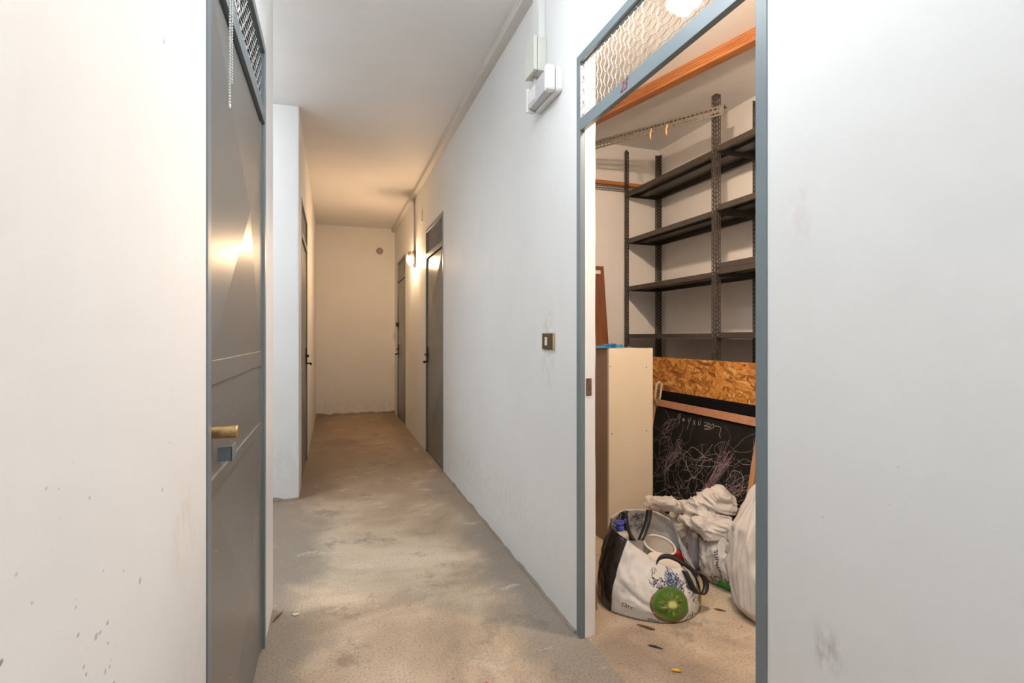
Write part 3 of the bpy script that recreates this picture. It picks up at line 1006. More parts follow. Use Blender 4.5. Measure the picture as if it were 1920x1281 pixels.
# bulb
bu = empty('light_bulb', (1.232, 1.581, 2.431))
tag(bu, 'glowing bare bulb hanging behind the wire transom', 'light bulb')
obj('glass_bulb', lathe([(0.004, -0.037), (0.018, -0.033), (0.030, -0.020), (0.035, 0.0), (0.031, 0.022), (0.022, 0.040), (0.015, 0.055), (0.014, 0.062)], 12), emissive('warm_bulb', BULB_COLOR, BULB_STRENGTH), bu, smooth=True)
obj('uplight_shield', lathe([(0.064, 0.010), (0.066, 0.012), (0.056, 0.040), (0.020, 0.062), (0.020, 0.059), (0.054, 0.037)], 36, None, False), M['white_plastic'], bu, smooth=True)  # unseen shade, added to block the bulb's upward light
obj('socket', lathe([(0.016, 0.060), (0.019, 0.064), (0.019, 0.105), (0.008, 0.118)], 18), M['black'], bu, smooth=True)
cb = bmesh.new(); tube(cb, [(0, 0, 0.115), (0.002, 0, 0.15), (0, 0, ZR - 2.431)], 0.003, 6)
obj('cord', cb, M['white_plastic'], bu, smooth=True)

# ------------------------------------------------------------------ store room: boards and cabinet
o = obj('strand_board', box(2.096, 2.110, 1.55, 3.20, 0.0, 1.062), M['osb'], bevel=0.001)
tag(o, 'orange strand board standing in front of the lower shelves', 'board')
o = obj('black_panel', box(2.078, 2.090, 1.72, 2.925, 0.0, 0.842), M['black'], bevel=0.001)
tag(o, 'thin black panel between the strand board and the chalkboard', 'panel')

# chalkboard: local x = along -Y of the room, local z = up along the board, leaning back
CW, CH = 0.925, 0.80
cbz = empty('chalkboard', (1.900, 2.94, 0.0))
cbz.rotation_euler = (R(-11.2), 0, R(-90))
tag(cbz, 'wood framed chalkboard covered in white and pink scribbles', 'chalkboard')
# local: x right (towards viewer), front = -y
fw = 0.045
obj('slate', box(0.02, CW - 0.02, 0.004, 0.012, 0.02, CH - 0.02), M['chalkboard'], cbz)
obj('frame_top', box(0, CW, -0.008, 0.016, CH - fw, CH), M['frame_wood'], cbz, bevel=0.002)
obj('frame_bottom', box(0, CW, -0.008, 0.016, 0, fw), M['frame_wood'], cbz, bevel=0.002)
obj('frame_side', box(0, 0.022, -0.008, 0.016, fw, CH - fw), M['frame_wood_z'], cbz, bevel=0.002)
obj('frame_side', box(CW - 0.03, CW, -0.008, 0.016, fw, CH - fw), M['frame_wood_z'], cbz, bevel=0.002)

def ribbon(bm, pts, w, y):
    pts = [Vector((p[0], 0, p[1])) for p in pts]
    L_, R_ = [], []
    for i, p in enumerate(pts):
        t = (pts[min(i + 1, len(pts) - 1)] - pts[max(i - 1, 0)])
        if t.length < 1e-7: t = Vector((1, 0, 0))
        t.normalize()
        nrm = Vector((-t.z, 0, t.x)) * w * 0.5
        L_.append(bm.verts.new((p.x + nrm.x, y, p.z + nrm.z)))
        R_.append(bm.verts.new((p.x - nrm.x, y, p.z - nrm.z)))
    for i in range(len(pts) - 1):
        bm.faces.new((L_[i], R_[i], R_[i + 1], L_[i + 1]))
def clampb(p): return (min(max(p[0], 0.03), CW - 0.04), min(max(p[1], 0.06), CH - fw - 0.012))
def curve_pts(P, n=10):
    out = []
    P = [P[0]] + list(P) + [P[-1]]
    for i in range(1, len(P) - 2):
        for k in range(n):
            t = k / n
            a, b, c, d = P[i - 1], P[i], P[i + 1], P[i + 2]
            q = []
            for ax in (0, 1):
                q.append(0.5 * (2 * b[ax] + (c[ax] - a[ax]) * t + (2 * a[ax] - 5 * b[ax] + 4 * c[ax] - d[ax]) * t * t + (3 * b[ax] - a[ax] - 3 * c[ax] + d[ax]) * t ** 3))
            out.append(tuple(q))
    out.append(P[-2])
    return out
wb, pb = bmesh.new(), bmesh.new()
YB_ = 0.0032
def stroke(bm, P, w=0.0022, n=10):
    ribbon(bm, [clampb(q) for q in curve_pts(P, n)], w, YB_ - rnd.random() * 0.0006)
def fx(u): return 0.03 + u * (CW - 0.07)
def fz(v): return CH - fw - 0.01 - v * 0.62
rr = rnd
# dense pink hatchings
for (u0, v0, u1, v1, n) in ((0.60, 0.85, 0.80, 0.28, 26), (0.80, 0.80, 0.97, 0.42, 16), (0.18, 0.62, 0.34, 0.30, 12), (0.12, 0.22, 0.25, 0.08, 9)):
    for i in range(n):
        a = rr.gauss(0, 0.035); b = rr.gauss(0, 0.035); c = rr.gauss(0, 0.05)
        stroke(pb, [(fx(u0 + a), fz(v0 + c)), (fx((u0 + u1) / 2 + (a + b) / 2 + rr.gauss(0, .012)), fz((v0 + v1) / 2 + c)), (fx(u1 + b), fz(v1 + rr.gauss(0, 0.05)))], rr.uniform(0.0012, 0.0026))
# big circles and loops
for (u, v, ru, rv, turns) in ((0.52, 0.44, 0.10, 0.14, 1.2), (0.90, 0.47, 0.07, 0.12, 1.1), (0.60, 0.72, 0.12, 0.15, 0.8), (0.42, 0.9, 0.11, 0.14, 1.3), (0.70, 0.93, 0.13, 0.14, 1.2), (0.90, 0.83, 0.08, 0.09, 2.2), (0.55, 0.98, 0.09, 0.1, 1.5), (0.35, 0.55, 0.13, 0.2, 0.7), (0.22, 0.75, 0.1, 0.2, 0.6), (0.5, 0.3, 0.2, 0.1, 0.55)):
    P = []
    ph = rr.uniform(0, 6)
    for k in range(int(14 * turns)):
        a = ph + 2 * PI * k / 13
        g = 1 + 0.12 * rr.gauss(0, 1) - 0.012 * k
        P.append((fx(u + ru * g * math.cos(a)), fz(v + rv * g * math.sin(a))))
    stroke(wb, P, rr.uniform(0.0018, 0.003), 6)
# small wheel with axle lines
stroke(wb, [(fx(0.53), fz(0.44)), (fx(0.62), fz(0.30)), (fx(0.66), fz(0.22))], 0.0025)
stroke(wb, [(fx(0.53), fz(0.45)), (fx(0.68), fz(0.42)), (fx(0.78), fz(0.36))], 0.0025)
stroke(wb, [(fx(0.53), fz(0.44)), (fx(0.60), fz(0.35)), (fx(0.72), fz(0.29))], 0.002)
# random scrawls
for i in range(120):
    u, v = rr.uniform(0.04, 0.97), rr.uniform(0.28, 1.05)
    P = [(u, v)]
    ang = rr.gauss(-1.0, 0.9)
    for k in range(rr.randint(2, 6)):
        ang += rr.gauss(0, 0.8)
        s_ = rr.uniform(0.03, 0.11)
        P.append((P[-1][0] + s_ * math.cos(ang), P[-1][1] + s_ * math.sin(ang) * 1.2))
    stroke(wb if rr.random() < 0.62 else pb, [(fx(a), fz(b)) for a, b in P], rr.uniform(0.0008, 0.0020), 7)
# line of handwriting near the top: '1 m y x ...'
def letters(glyphs, u, v, s_, sl):
    for g in glyphs:
        for P in g:
            stroke(wb, [(fx(u) + p[0] * s_, fz(v) + p[1] * s_ - (fx(u) - fx(0.3)) * sl) for p in P], 0.0032, 5)
        u += 0.055
letters([[[(0, 0.5), (0.45, 1.3), (0.5, -0.5)]],
         [[(0, 0), (0.05, 0.6), (0.1, 0.1), (0.25, 0.6), (0.3, 0.1), (0.45, 0.6), (0.5, 0)]],
         [[(0.1, 0.7), (0.3, 0.2), (0.6, 0.3)], [(0.75, 0.9), (0.5, 0.1), (0.2, -1.1)]],
         [[(0.1, 0.6), (0.7, -0.1)], [(0.6, 0.7), (0.1, -0.2)]],
         [[(0.1, 0.7), (0.1, 0.1), (0.5, 0.1), (0.6, 0.7)], [(0.2, 1.0), (0.3, 1.0)], [(0.5, 1.0), (0.6, 1.0)]],
         [[(0, 0.6), (1.4, 0.5), (0.1, 0.0), (1.7, 0.1), (0.3, -0.5), (1.9, -0.2)]],
         [[(0.3, 0.3), (0.8, 0.6), (1.0, 0.1), (0.5, -0.1), (0.3, 0.3)], [(1.2, 0.4), (2.6, 0.3), (2.5, -0.8), (2.9, -1.2)]]], 0.27, 0.085, 0.036, -0.02)
for nm, b_, mm in (('chalk_scribbles', wb, M['chalk_white']), ('chalk_scribbles', pb, M['chalk_pink'])):
    o = obj(nm, b_, mm, cbz); o['kind'] = 'stuff'
tag(cbz.children[-2], 'white chalk scribbles'); tag(cbz.children[-1], 'pink chalk scribbles')

# beige strap looped over the chalkboard corner
sb = bmesh.new()
tube(sb, [(2.050, 2.90, 0.72), (2.030, 2.905, 0.80), (2.045, 2.905, 0.885), (2.066, 2.905, 0.90), (2.082, 2.905, 0.88), (2.060, 2.89, 0.80), (2.045, 2.885, 0.76)], [0.004, 0.007, 0.009, 0.008, 0.009, 0.007, 0.004], 8)
tag(obj('hanging_strap', sb, M['strap'], smooth=True), 'beige strap loop hanging at the upper left corner of the chalkboard', 'strap')

# cream cabinet
cab = empty('cream_cabinet', (1.506, 2.60, 0))
tag(cab, 'narrow cream cabinet with brown side standing left of the chalkboard', 'cabinet')
obj('front_panel', box(0.0, 0.296, 0, 0.018, 0.0, 1.134), M['cream'], cab, bevel=0.0012)
obj('side_panel', box(0.001, 0.018, 0.019, 0.30, 0.0, 1.132), M['side_brown'], cab, bevel=0.001)
obj('side_panel', box(0.278, 0.295, 0.019, 0.30, 0.0, 1.132), M['side_brown'], cab, bevel=0.001)
obj('top_panel', box(0.018, 0.278, 0.019, 0.30, 1.114, 1.132), M['cream'], cab, bevel=0.001)
obj('shelf_panel', box(0.018, 0.278, 0.019, 0.30, 0.10, 0.118), M['cream'], cab)
for x, z in ((0.018, 0.64), (0.252, 0.645), (0.250, 1.02), (0.008, 1.03)):
    obj('screw_hole', lathe([(0.0035, 0), (0.0035, 0.0006), (0.002, 0.0009)], 10, Matrix.Translation((x, 0.0, z)) @ Matrix.Rotation(R(90), 4, 'X')), M['charcoal'], cab)

# red-brown board leaning on the far wall, with a little sticker
bb = empty('brown_board', (1.60, 3.22, 0)); bb.rotation_euler = (R(-7.2), 0, 0)
tag(bb, 'tall red-brown board leaning on the far wall behind the cabinet', 'board')
obj('board_sheet', box(0, 0.345, 0, 0.016, 0, 1.75), M['brown_board'], bb, bevel=0.001)
stk = obj('sticker', box(0.255, 0.315, -0.0012, 0.0, 1.69, 1.718), M['paper'], bb)

# tan plywood sheet leaning on the partition
pw = obj('plywood_sheet', box(-0.006, 0.006, 0, 0.62, 0, 1.10), M['plywood'], bevel=0.001)
pw.location = (1.092, 1.995, 0.001); pw.rotation_euler = (0, R(-4.0), 0)
tag(pw, 'thin tan plywood edge standing between the doorway and the shopping bag', 'plywood sheet')

# ------------------------------------------------------------------ soft things: a small cloth solver
def drape(P, rest, collide, steps=70, iters=12, g=-0.0016, damp=0.96, pins=None):
    P = P.copy(); V = np.zeros_like(P)
    def pairs(du, dv):
        a = rest[:rest.shape[0] - du, max(0, -dv):rest.shape[1] - max(0, dv)]
        b = rest[du:, max(0, dv):rest.shape[1] + min(0, dv)]
        return np.linalg.norm(a - b, axis=-1)
    dirs = [(1, 0), (0, 1), (1, 1), (1, -1), (2, 0), (0, 2)]
    Ls = [pairs(*d) for d in dirs]
    for s_ in range(steps):
        V[..., 2] += g
        V *= damp
        Q = P + V
        for it in range(iters):
            for (du, dv), L in zip(dirs, Ls):
                n0, n1 = Q.shape[:2]
                sa = (slice(0, n0 - du), slice(max(0, -dv), n1 - max(0, dv)))
                sb_ = (slice(du, n0), slice(max(0, dv), n1 + min(0, dv)))
                d = Q[sb_] - Q[sa]
                ln = np.linalg.norm(d, axis=-1) + 1e-9
                k = 0.24 if du + abs(dv) < 2 else (0.16 if du < 2 and abs(dv) < 2 else 0.05)
                c = ((ln - L) / ln * k)[..., None] * d
                Q[sa] += c
                Q[sb_] -= c
            Q = collide(Q)
            if pins is not None:
                for (i, j), p in pins.items(): Q[i, j] = p
        V = Q - P
        P = Q
    return P

def ellipsoids(list_, floor=0.003):
    def f(Q):
        for c, r in list_:
            c = np.array(c); r = np.array(r)
            d = (Q - c) / r
            l = np.linalg.norm(d, axis=-1)
            m_ = l < 1.0
            if m_.any():
                Q[m_] = c + d[m_] / np.maximum(l[m_], 1e-4)[..., None] * r
        Q[..., 2] = np.maximum(Q[..., 2], floor)
        return Q
    return f

def fbm(p, s_): return noise.fractal(Vector(p) * s_, 1.0, 2.1, 4)
def ridge(p, s_):
    v = noise.noise(Vector(p) * s_)
    return 1.0 - abs(v) * 2.0

def sack(name, secs, m, parent=None, nu=72, nv=40, wr=0.010, seed=0.0, top_open=True, vertical=1.0):
    """upright bag: secs = [(z, cx, cy, rx, ry)], wrinkled"""
    zs = [s_[0] for s_ in secs]
    v = []
    for j in range(nv):
        t = j / (nv - 1)
        z = zs[0] + (zs[-1] - zs[0]) * t
        q = [float(np.interp(z, zs, [s_[k] for s_ in secs])) for k in range(1, 5)]
        for i in range(nu):
            a = 2 * PI * i / nu
            # squarish cross-section
            ca, sa = math.cos(a), math.sin(a)
            sq = 1.0 / max(abs(ca), abs(sa)) ** 0.35
            d = Vector((ca * sq, sa * sq, 0))
            pn = Vector((ca * 1.4 + seed, sa * 1.4, z * 2.2 * vertical))
            w = wr * (ridge(pn, 2.6) * 0.9 + ridge(pn + Vector((3, 1, 7)), 5.5) * 0.55 + noise.noise(pn * 11) * 0.25)
            w *= 0.35 + 0.65 * min(1, t * 6)
            v.append((q[0] + d.x * (q[2] + w), q[1] + d.y * (q[3] + w), max(0.002, z + (wr * 0.8 * noise.noise(pn * 3 + Vector((9, 9, 9))) if j else 0))))
    f = grid_faces(nu, nv, True)
    f.append(tuple(reversed(range(nu))))
    if not top_open: f.append(tuple(range((nv - 1) * nu, nv * nu)))
    return obj(name, (v, f), m, parent, smooth=True, solid=0.0015)

# ------------------------------------------------------------------ kiwi shopping bag
# control rings: stations run front-left, front, front-right, right, back-right, back, back-left, left
ST = [  # (bottom xyz, mid bulge xyz, top xyz)
    ((1.150, 1.965, 0.004), (1.165, 1.955, 0.150), (1.242, 1.985, 0.292)),   # front left corner
    ((1.225, 1.870, 0.004), (1.240, 1.880, 0.120), (1.310, 1.950, 0.238)),   # front
    ((1.325, 1.805, 0.004), (1.335, 1.830, 0.095), (1.375, 1.920, 0.190)),   # front
    ((1.425, 1.800, 0.004), (1.430, 1.830, 0.090), (1.440, 1.895, 0.178)),   # front
    ((1.520, 1.852, 0.004), (1.515, 1.865, 0.095), (1.490, 1.915, 0.180)),   # front right corner
    ((1.590, 1.960, 0.004), (1.595, 1.975, 0.110), (1.545, 2.010, 0.200)),   # right side
    ((1.600, 2.090, 0.004), (1.620, 2.120, 0.150), (1.582, 2.140, 0.290)),   # back right corner
    ((1.520, 2.180, 0.004), (1.540, 2.220, 0.170), (1.520, 2.190, 0.322)),   # back
    ((1.400, 2.220, 0.004), (1.410, 2.250, 0.170), (1.420, 2.210, 0.338)),   # back
    ((1.290, 2.200, 0.004), (1.290, 2.220, 0.160), (1.320, 2.200, 0.334)),   # back left corner
    ((1.190, 2.130, 0.004), (1.190, 2.130, 0.160), (1.245, 2.130, 0.318)),   # left side back edge
    ((1.150, 2.050, 0.004), (1.155, 2.040, 0.160), (1.225, 2.050, 0.310)),   # left side
]
NS = len(ST)
def cr(a, b, c, d, t):
    return 0.5 * (2 * b + (c - a) * t + (2 * a - 5 * b + 4 * c - d) * t * t + (3 * b - a - 3 * c + d) * t ** 3)
def bag_pt(u, v):
    """u in stations (0..NS), v 0 bottom .. 1 top"""
    i = math.floor(u); t = u - i
    def lev(k): return cr(*[Vector(ST[(i + q) % NS][k]) for q in (-1, 0, 1, 2)], t)
    b, m_, tp = lev(0), lev(1), lev(2)
    p = b * (1 - v) * (1 - 2 * v) + m_ * 4 * v * (1 - v) + tp * v * (2 * v - 1)
    if not 0.0 < v < 1.0: p = b if v <= 0 else tp
    return p
BC = Vector((1.38, 2.02, 0.1))
def bag_surf(u, v, off=0.0):
    p = bag_pt(u, v)
    e = 0.02
    du = bag_pt(u + e, v) - bag_pt(u - e, v)
    dv = bag_pt(u, min(1, v + e)) - bag_pt(u, max(0, v - e))
    n = du.cross(dv)
    if n.length < 1e-9: n = p - BC
    n.normalize()
    q = Vector((u * 0.8, v * 2.2, 3.0))
    w = 0.006 * (ridge(q, 1.3) - 0.3) + 0.0045 * ridge(q + Vector((4, 2, 1)), 2.9) + 0.002 * noise.noise(q * 7)
    # a long slanting fold from the front left corner down to the right
    s_ = abs((v - 0.30) - (1.2 - u) * 0.18)
    if u < 2.4: w -= 0.010 * math.exp(-(s_ / 0.035) ** 2) * max(0, 1 - abs(u - 1.0) / 1.4)
    w *= min(1.0, 4 * v + 0.15)
    r = p + n * (w + off)
    r.z = max(r.z, 0.002 + off)
    return r
kb = empty('shopping_bag', (1.38, 2.0, 0))
tag(kb, 'open shopping bag with a kiwi print and black sides on the store room floor', 'shopping bag')
KO = Vector((1.38, 2.0, 0))
def bag_part(name, u0, u1, v0, v1, m, nu, nv, off=0.0, top=None, solid=0.0018):
    v = []
    for j in range(nv):
        for i in range(nu):
            u = u0 + (u1 - u0) * i / (nu - 1)
            vv = v0 + (v1 - v0) * j / (nv - 1)
            v.append(bag_surf(u, vv, off) - KO)
    return obj(name, (v, grid_faces(nu, nv)), m, kb, smooth=True, solid=solid)
bag_part('front_panel', 0.0, 4.12, 0, 1, M['bag_white'], 84, 36)
bag_part('side_panel', 4.12, 6.0, 0, 1, M['bag_grey'], 34, 30)['label'] = 'blue-grey right side'
bag_part('back_panel', 6.0, 9.55, 0, 1, M['bag_white'], 60, 30)
bag_part('side_panel', 9.55, 12.0, 0, 1, M['bag_black'], 44, 34)['label'] = 'black left side'
# bottom
bv = [bag_surf(u * NS / 48, 0.0) - KO for u in range(48)]
obj('bottom_panel', (bv, [tuple(reversed(range(48)))]), M['bag_white'], kb)
# black piping along the right edges
def edge_strip(name, uv, w, m, off=0.003):
    v = []
    n = len(uv)
    for u, vv in uv: v.append(bag_surf(u - w, vv, off) - KO)
    for u, vv in uv: v.append(bag_surf(u + w, vv, off) - KO)
    return obj(name, (v, [(i, n + i, n + i + 1, i + 1) for i in range(n - 1)]), m, kb, smooth=True, solid=0.0018)
edge_strip('edge_band', [(4.30, k / 18) for k in range(19)], 0.17, M['bag_black'])
edge_strip('edge_band', [(4.45 + 1.65 * k / 18, 1.0 - 0.02 * abs(k - 9) / 9) for k in range(19)], 0.10, M['bag_black'])
tp = [bag_surf(9.55 + 2.45 * k / 20, 0.995, 0.002) - KO for k in range(21)]
sb_ = bmesh.new(); tube(sb_, tp, 0.0022, 6); obj('hem', sb_, M['bag_black'], kb, smooth=True)
# right half of the rim band (black edging of the back panel)
# handles
def strap(name, pts, w, m=M['bag_black'], side=(0.82, -0.57, 0)):
    pts = [Vector((p[0], p[1])) if len(p) == 2 else Vector(p) for p in pts]
    P3 = []
    P = [pts[0]] + pts + [pts[-1]]
    for i in range(1, len(P) - 2):
        for k in range(8): P3.append(cr(P[i - 1], P[i], P[i + 1], P[i + 2], k / 8))
    P3.append(pts[-1])
    s_ = Vector(side) * w / 2
    v = [p - s_ - KO for p in P3] + [p + s_ - KO for p in P3]
    n = len(P3)
    return obj(name, (v, [(i, n + i, n + i + 1, i + 1) for i in range(n - 1)]), m, kb, smooth=True, solid=0.002)
# back handle: two bands on the inside of the back panel
strap('handle', [(1.345, 2.175, 0.345), (1.345, 2.165, 0.30), (1.350, 2.150, 0.255), (1.365, 2.13, 0.22)], 0.030)
strap('handle', [(1.480, 2.165, 0.345), (1.465, 2.155, 0.30), (1.435, 2.14, 0.255), (1.400, 2.12, 0.222)], 0.030)
# front handle: loop flopped over the rim to the right
strap('handle', [(1.345, 1.915, 0.205), (1.375, 1.925, 0.222), (1.420, 1.915, 0.222), (1.470, 1.880, 0.195), (1.515, 1.850, 0.155)], 0.022, side=(0.3, 0.3, 0.85))
strap('handle', [(1.452, 1.862, 0.178), (1.462, 1.838, 0.140), (1.480, 1.825, 0.100), (1.520, 1.828, 0.080), (1.548, 1.838, 0.105), (1.545, 1.850, 0.140), (1.520, 1.855, 0.160)], 0.026)

# kiwi print
def kiwi_mat():
    k = NT('kiwi_print', (0.2, 0.4, 0.05), 0.4, 0, 0.4)
    tc = k.n('ShaderNodeTexCoord')
    mp = k.n('ShaderNodeMapping'); k.t.links.new(tc.outputs['UV'], mp.inputs[0])
    mp.inputs['Location'].default_value = (-1, -1, 0); mp.inputs['Scale'].default_value = (2, 2, 1)
    o = k.sep(mp.outputs[0])
    r = k.math('SQRT', k.math('ADD', k.math('MULTIPLY', o[0], o[0]), k.math('MULTIPLY', o[1], o[1])))
    a = k.math('ARCTAN2', o[1], o[0])
    cmb = k.n('ShaderNodeCombineXYZ')
    k.set(cmb.inputs[0], k.math('MULTIPLY', k.math('COSINE', a), 6)); k.set(cmb.inputs[1], k.math('MULTIPLY', k.math('SINE', a), 6)); k.set(cmb.inputs[2], k.math('MULTIPLY', r, 2.0))
    ray = k.noise(cmb.outputs[0], 1.6, 3, 0.6)
    base = k.ramp(r, [(0.0, (0.50, 0.50, 0.20)), (0.18, (0.46, 0.48, 0.17)), (0.27, (0.12, 0.16, 0.03)), (0.55, (0.065, 0.13, 0.014)), (0.86, (0.055, 0.145, 0.012)), (0.94, (0.09, 0.20, 0.025)), (1.0, (0.16, 0.10, 0.05))])
    base = k.mix(k.math('MULTIPLY', k.smooth(ray, 0.5, 0.7), k.math('MULTIPLY', k.smooth(r, 0.2, 0.32), k.smooth(r, 0.8, 0.5))), base, (0.34, 0.42, 0.10))
    seed = k.math('MULTIPLY', k.smooth(ray, 0.47, 0.40), k.math('MULTIPLY', k.smooth(r, 0.24, 0.32), k.smooth(r, 0.60, 0.46)))
    base = k.mix(seed, base, (0.012, 0.014, 0.006))
    k.color(base)
    return k.m
def bag_patch(name, uc, vc, ru, rv, m, n=36, rings=9, off=0.003, wob=0.0, seed=0, cut=None):
    v, f, uv = [], [], []
    for j in range(rings + 1):
        for i in range(n):
            a = 2 * PI * i / n
            r = j / rings
            k_ = 1 + wob * noise.noise(Vector((math.cos(a) * 1.5 + seed, math.sin(a) * 1.5, seed)))
            v.append(bag_surf(uc + ru * r * k_ * math.cos(a), vc + rv * r * k_ * math.sin(a), off) - KO)
            uv.append((0.5 + 0.5 * r * math.cos(a), 0.5 + 0.5 * r * math.sin(a)))
    for j in range(rings):
        for i in range(n):
            i2 = (i + 1) % n
            f.append((j * n + i, j * n + i2, (j + 1) * n + i2, (j + 1) * n + i))
    o = obj(name, (v, f), m, kb, smooth=True)
    l = o.data.uv_layers.new(name='UVMap')
    for lp in o.data.loops: l.data[lp.index].uv = uv[lp.vertex_index]
    return o
KU, KV = 2.22, 0.36
bag_patch('kiwi_print', KU - 0.04, KV - 0.03, 0.83, 0.325, simple('kiwi_skin_print', (0.19, 0.10, 0.05), 0.5, 0, 0.4, 120), off=0.0028, wob=0.06, seed=2)['label'] = 'brown kiwi skin'
bag_patch('kiwi_print', KU, KV + 0.015, 0.79, 0.305, kiwi_mat(), off=0.0038, wob=0.05, seed=1)['label'] = 'green kiwi slice with dark seeds'
bag_patch('fruit_print', 3.98, 0.26, 0.22, 0.20, M['ink_lime'], off=0.0035, wob=0.6, seed=5)['label'] = 'lime green splash'

# ink splashes: little navy strokes on the front panel
def bag_strokes(name, regions, m, count, seed, w=0.0011, off=0.0032, sz=1.0):
    r_ = random.Random(seed)
    bm = bmesh.new()
    for uc, vc, ru, rv, share in regions:
        for i in range(int(count * share)):
            a = r_.uniform(0, 2 * PI); q = math.sqrt(r_.random())
            u, v = uc + ru * q * math.cos(a), vc + rv * q * math.sin(a)
            ang = r_.uniform(0, 6.28)
            P = []
            for k in range(r_.randint(3, 6)):
                P.append(bag_surf(u, min(max(v, 0.03), 0.99), off) - KO)
                ang += r_.gauss(0, 1.0)
                u += 0.045 * sz * math.cos(ang); v += 0.022 * sz * math.sin(ang)
            for a_, b_ in zip(P[:-1], P[1:]):
                t = (b_ - a_)
                if t.length < 1e-6: continue
                s_ = t.normalized().cross(Vector((-0.57, -0.82, 0.1))).normalized() * w * r_.uniform(0.5, 1.5)
                bm.faces.new([bm.verts.new(x) for x in (a_ - s_, b_ - s_, b_ + s_, a_ + s_)])
    o = obj(name, bm, m, kb)
    o['kind'] = 'stuff'
    return o
bag_strokes('ink_splash_print', [(2.45, 0.80, 0.42, 0.16, 1.0), (1.75, 0.66, 0.40, 0.10, 0.5), (2.85, 0.66, 0.7, 0.07, 0.55), (3.45, 0.55, 0.25, 0.28, 0.35), (1.45, 0.85, 0.08, 0.08, 0.05), (3.0, 0.05, 0.5, 0.03, 0.1)], M['ink_navy'], 95, 4)['label'] = 'navy ink splash drawing'
bag_patch('ink_splash_print', 2.40, 0.815, 0.36, 0.125, film('pale_blue_print', (0.42, 0.46, 0.55), 0.1), off=0.0022, wob=0.35, seed=9)['label'] = 'pale blue drop'
# navy drawing on the inside of the back panel
bag_strokes('ink_splash_print', [(8.55, 0.84, 0.38, 0.16, 0.8), (7.6, 0.78, 0.35, 0.14, 0.4)], M['ink_navy'], 90, 11, off=-0.0035)['label'] = 'navy drawing inside the back panel'
# lettering
def bag_text(body, size, u, v, su, sv, rot, name='lettering'):
    vs, fs = text_mesh(body, size, 'LEFT')
    c, s_ = math.cos(rot), math.sin(rot)
    pts = []
    for p in vs:
        x, y = p.x * c - p.y * s_, p.x * s_ + p.y * c
        pts.append(bag_surf(u + x * su, min(max(v + y * sv, 0.01), 0.99), 0.0035) - KO)
    return obj(name, (pts, fs), M['ink_black'], kb)
bag_text('carr', 0.030, 0.42, 0.21, 8.0, 3.6, R(-6))
bag_text('efour', 0.024, 1.30, 0.055, 8.0, 3.6, R(-4))

# things in the kiwi bag
def bucket(loc, rot, r, h, label):
    b = empty('plastic_bucket', loc); b.rotation_euler = rot
    tag(b, label, 'bucket', 'buckets in the kiwi bag')
    obj('wall', lathe([(r * 0.8, 0.0), (r * 0.98, h), (r * 0.94, h), (r * 0.77, 0.006)], 36, None, True), M['bucket'], b, smooth=False)
    rm = bmesh.new()
    pts = [(r * 0.985 * math.cos(2 * PI * k / 36), r * 0.985 * math.sin(2 * PI * k / 36), h) for k in range(37)]
    tube(rm, pts, 0.006, 8)
    obj('rim', rm, M['bucket'], b, smooth=True)
    return b
bucket((1.476, 2.125, 0.07), (R(16), R(4), 0), 0.076, 0.135, 'white plastic bucket at the back inside the kiwi bag')
b2 = bucket((1.396, 1.988, 0.05), (R(14), R(10), 0), 0.076, 0.13, 'white plastic bucket at the front inside the kiwi bag')
obj('lid', lathe([(0.073, 0.128), (0.070, 0.133), (0.03, 0.133)], 36), M['bucket'], b2, smooth=False)
bt_ = empty('water_bottle', (1.292, 2.095, 0.01)); bt_.rotation_euler = (R(0), R(-4), 0)
tag(bt_, 'hazy plastic bottle with blue sport cap in the kiwi bag', 'bottle')
obj('bottle_body', lathe([(0.036, 0.0), (0.038, 0.01), (0.038, 0.262), (0.034, 0.275), (0.016, 0.283), (0.014, 0.295)], 28), M['bottle'], bt_, smooth=True)
obj('label_band', lathe([(0.0385, 0.225), (0.0390, 0.226), (0.0390, 0.246), (0.0385, 0.247)], 28, None, False), M['cyan_label'], bt_, smooth=True)
cp = obj('cap', lathe([(0.019, 0.290), (0.019, 0.303), (0.016, 0.306), (0.017, 0.318), (0.021, 0.322)], 24), M['blue_cap'], bt_, smooth=False)
lp = bmesh.new()
tube(lp, [(-0.020, 0, 0.318), (-0.034, 0, 0.330), (-0.012, -0.004, 0.333), (0.014, -0.004, 0.325), (0.034, 0, 0.332), (0.034, 0, 0.320), (0.020, 0, 0.314)], 0.0035, 6)
obj('cap_loop', lp, M['blue_cap'], cp, smooth=True)
rb = obj('red_carton', box(-0.03, 0.03, -0.02, 0.02, 0.0, 0.175), M['red_box'], bevel=0.002)
rb.location = (1.560, 2.030, 0.006); rb.rotation_euler = (0, 0, R(-30))
tag(rb, 'small red carton poking out at the right of the kiwi bag', 'carton')

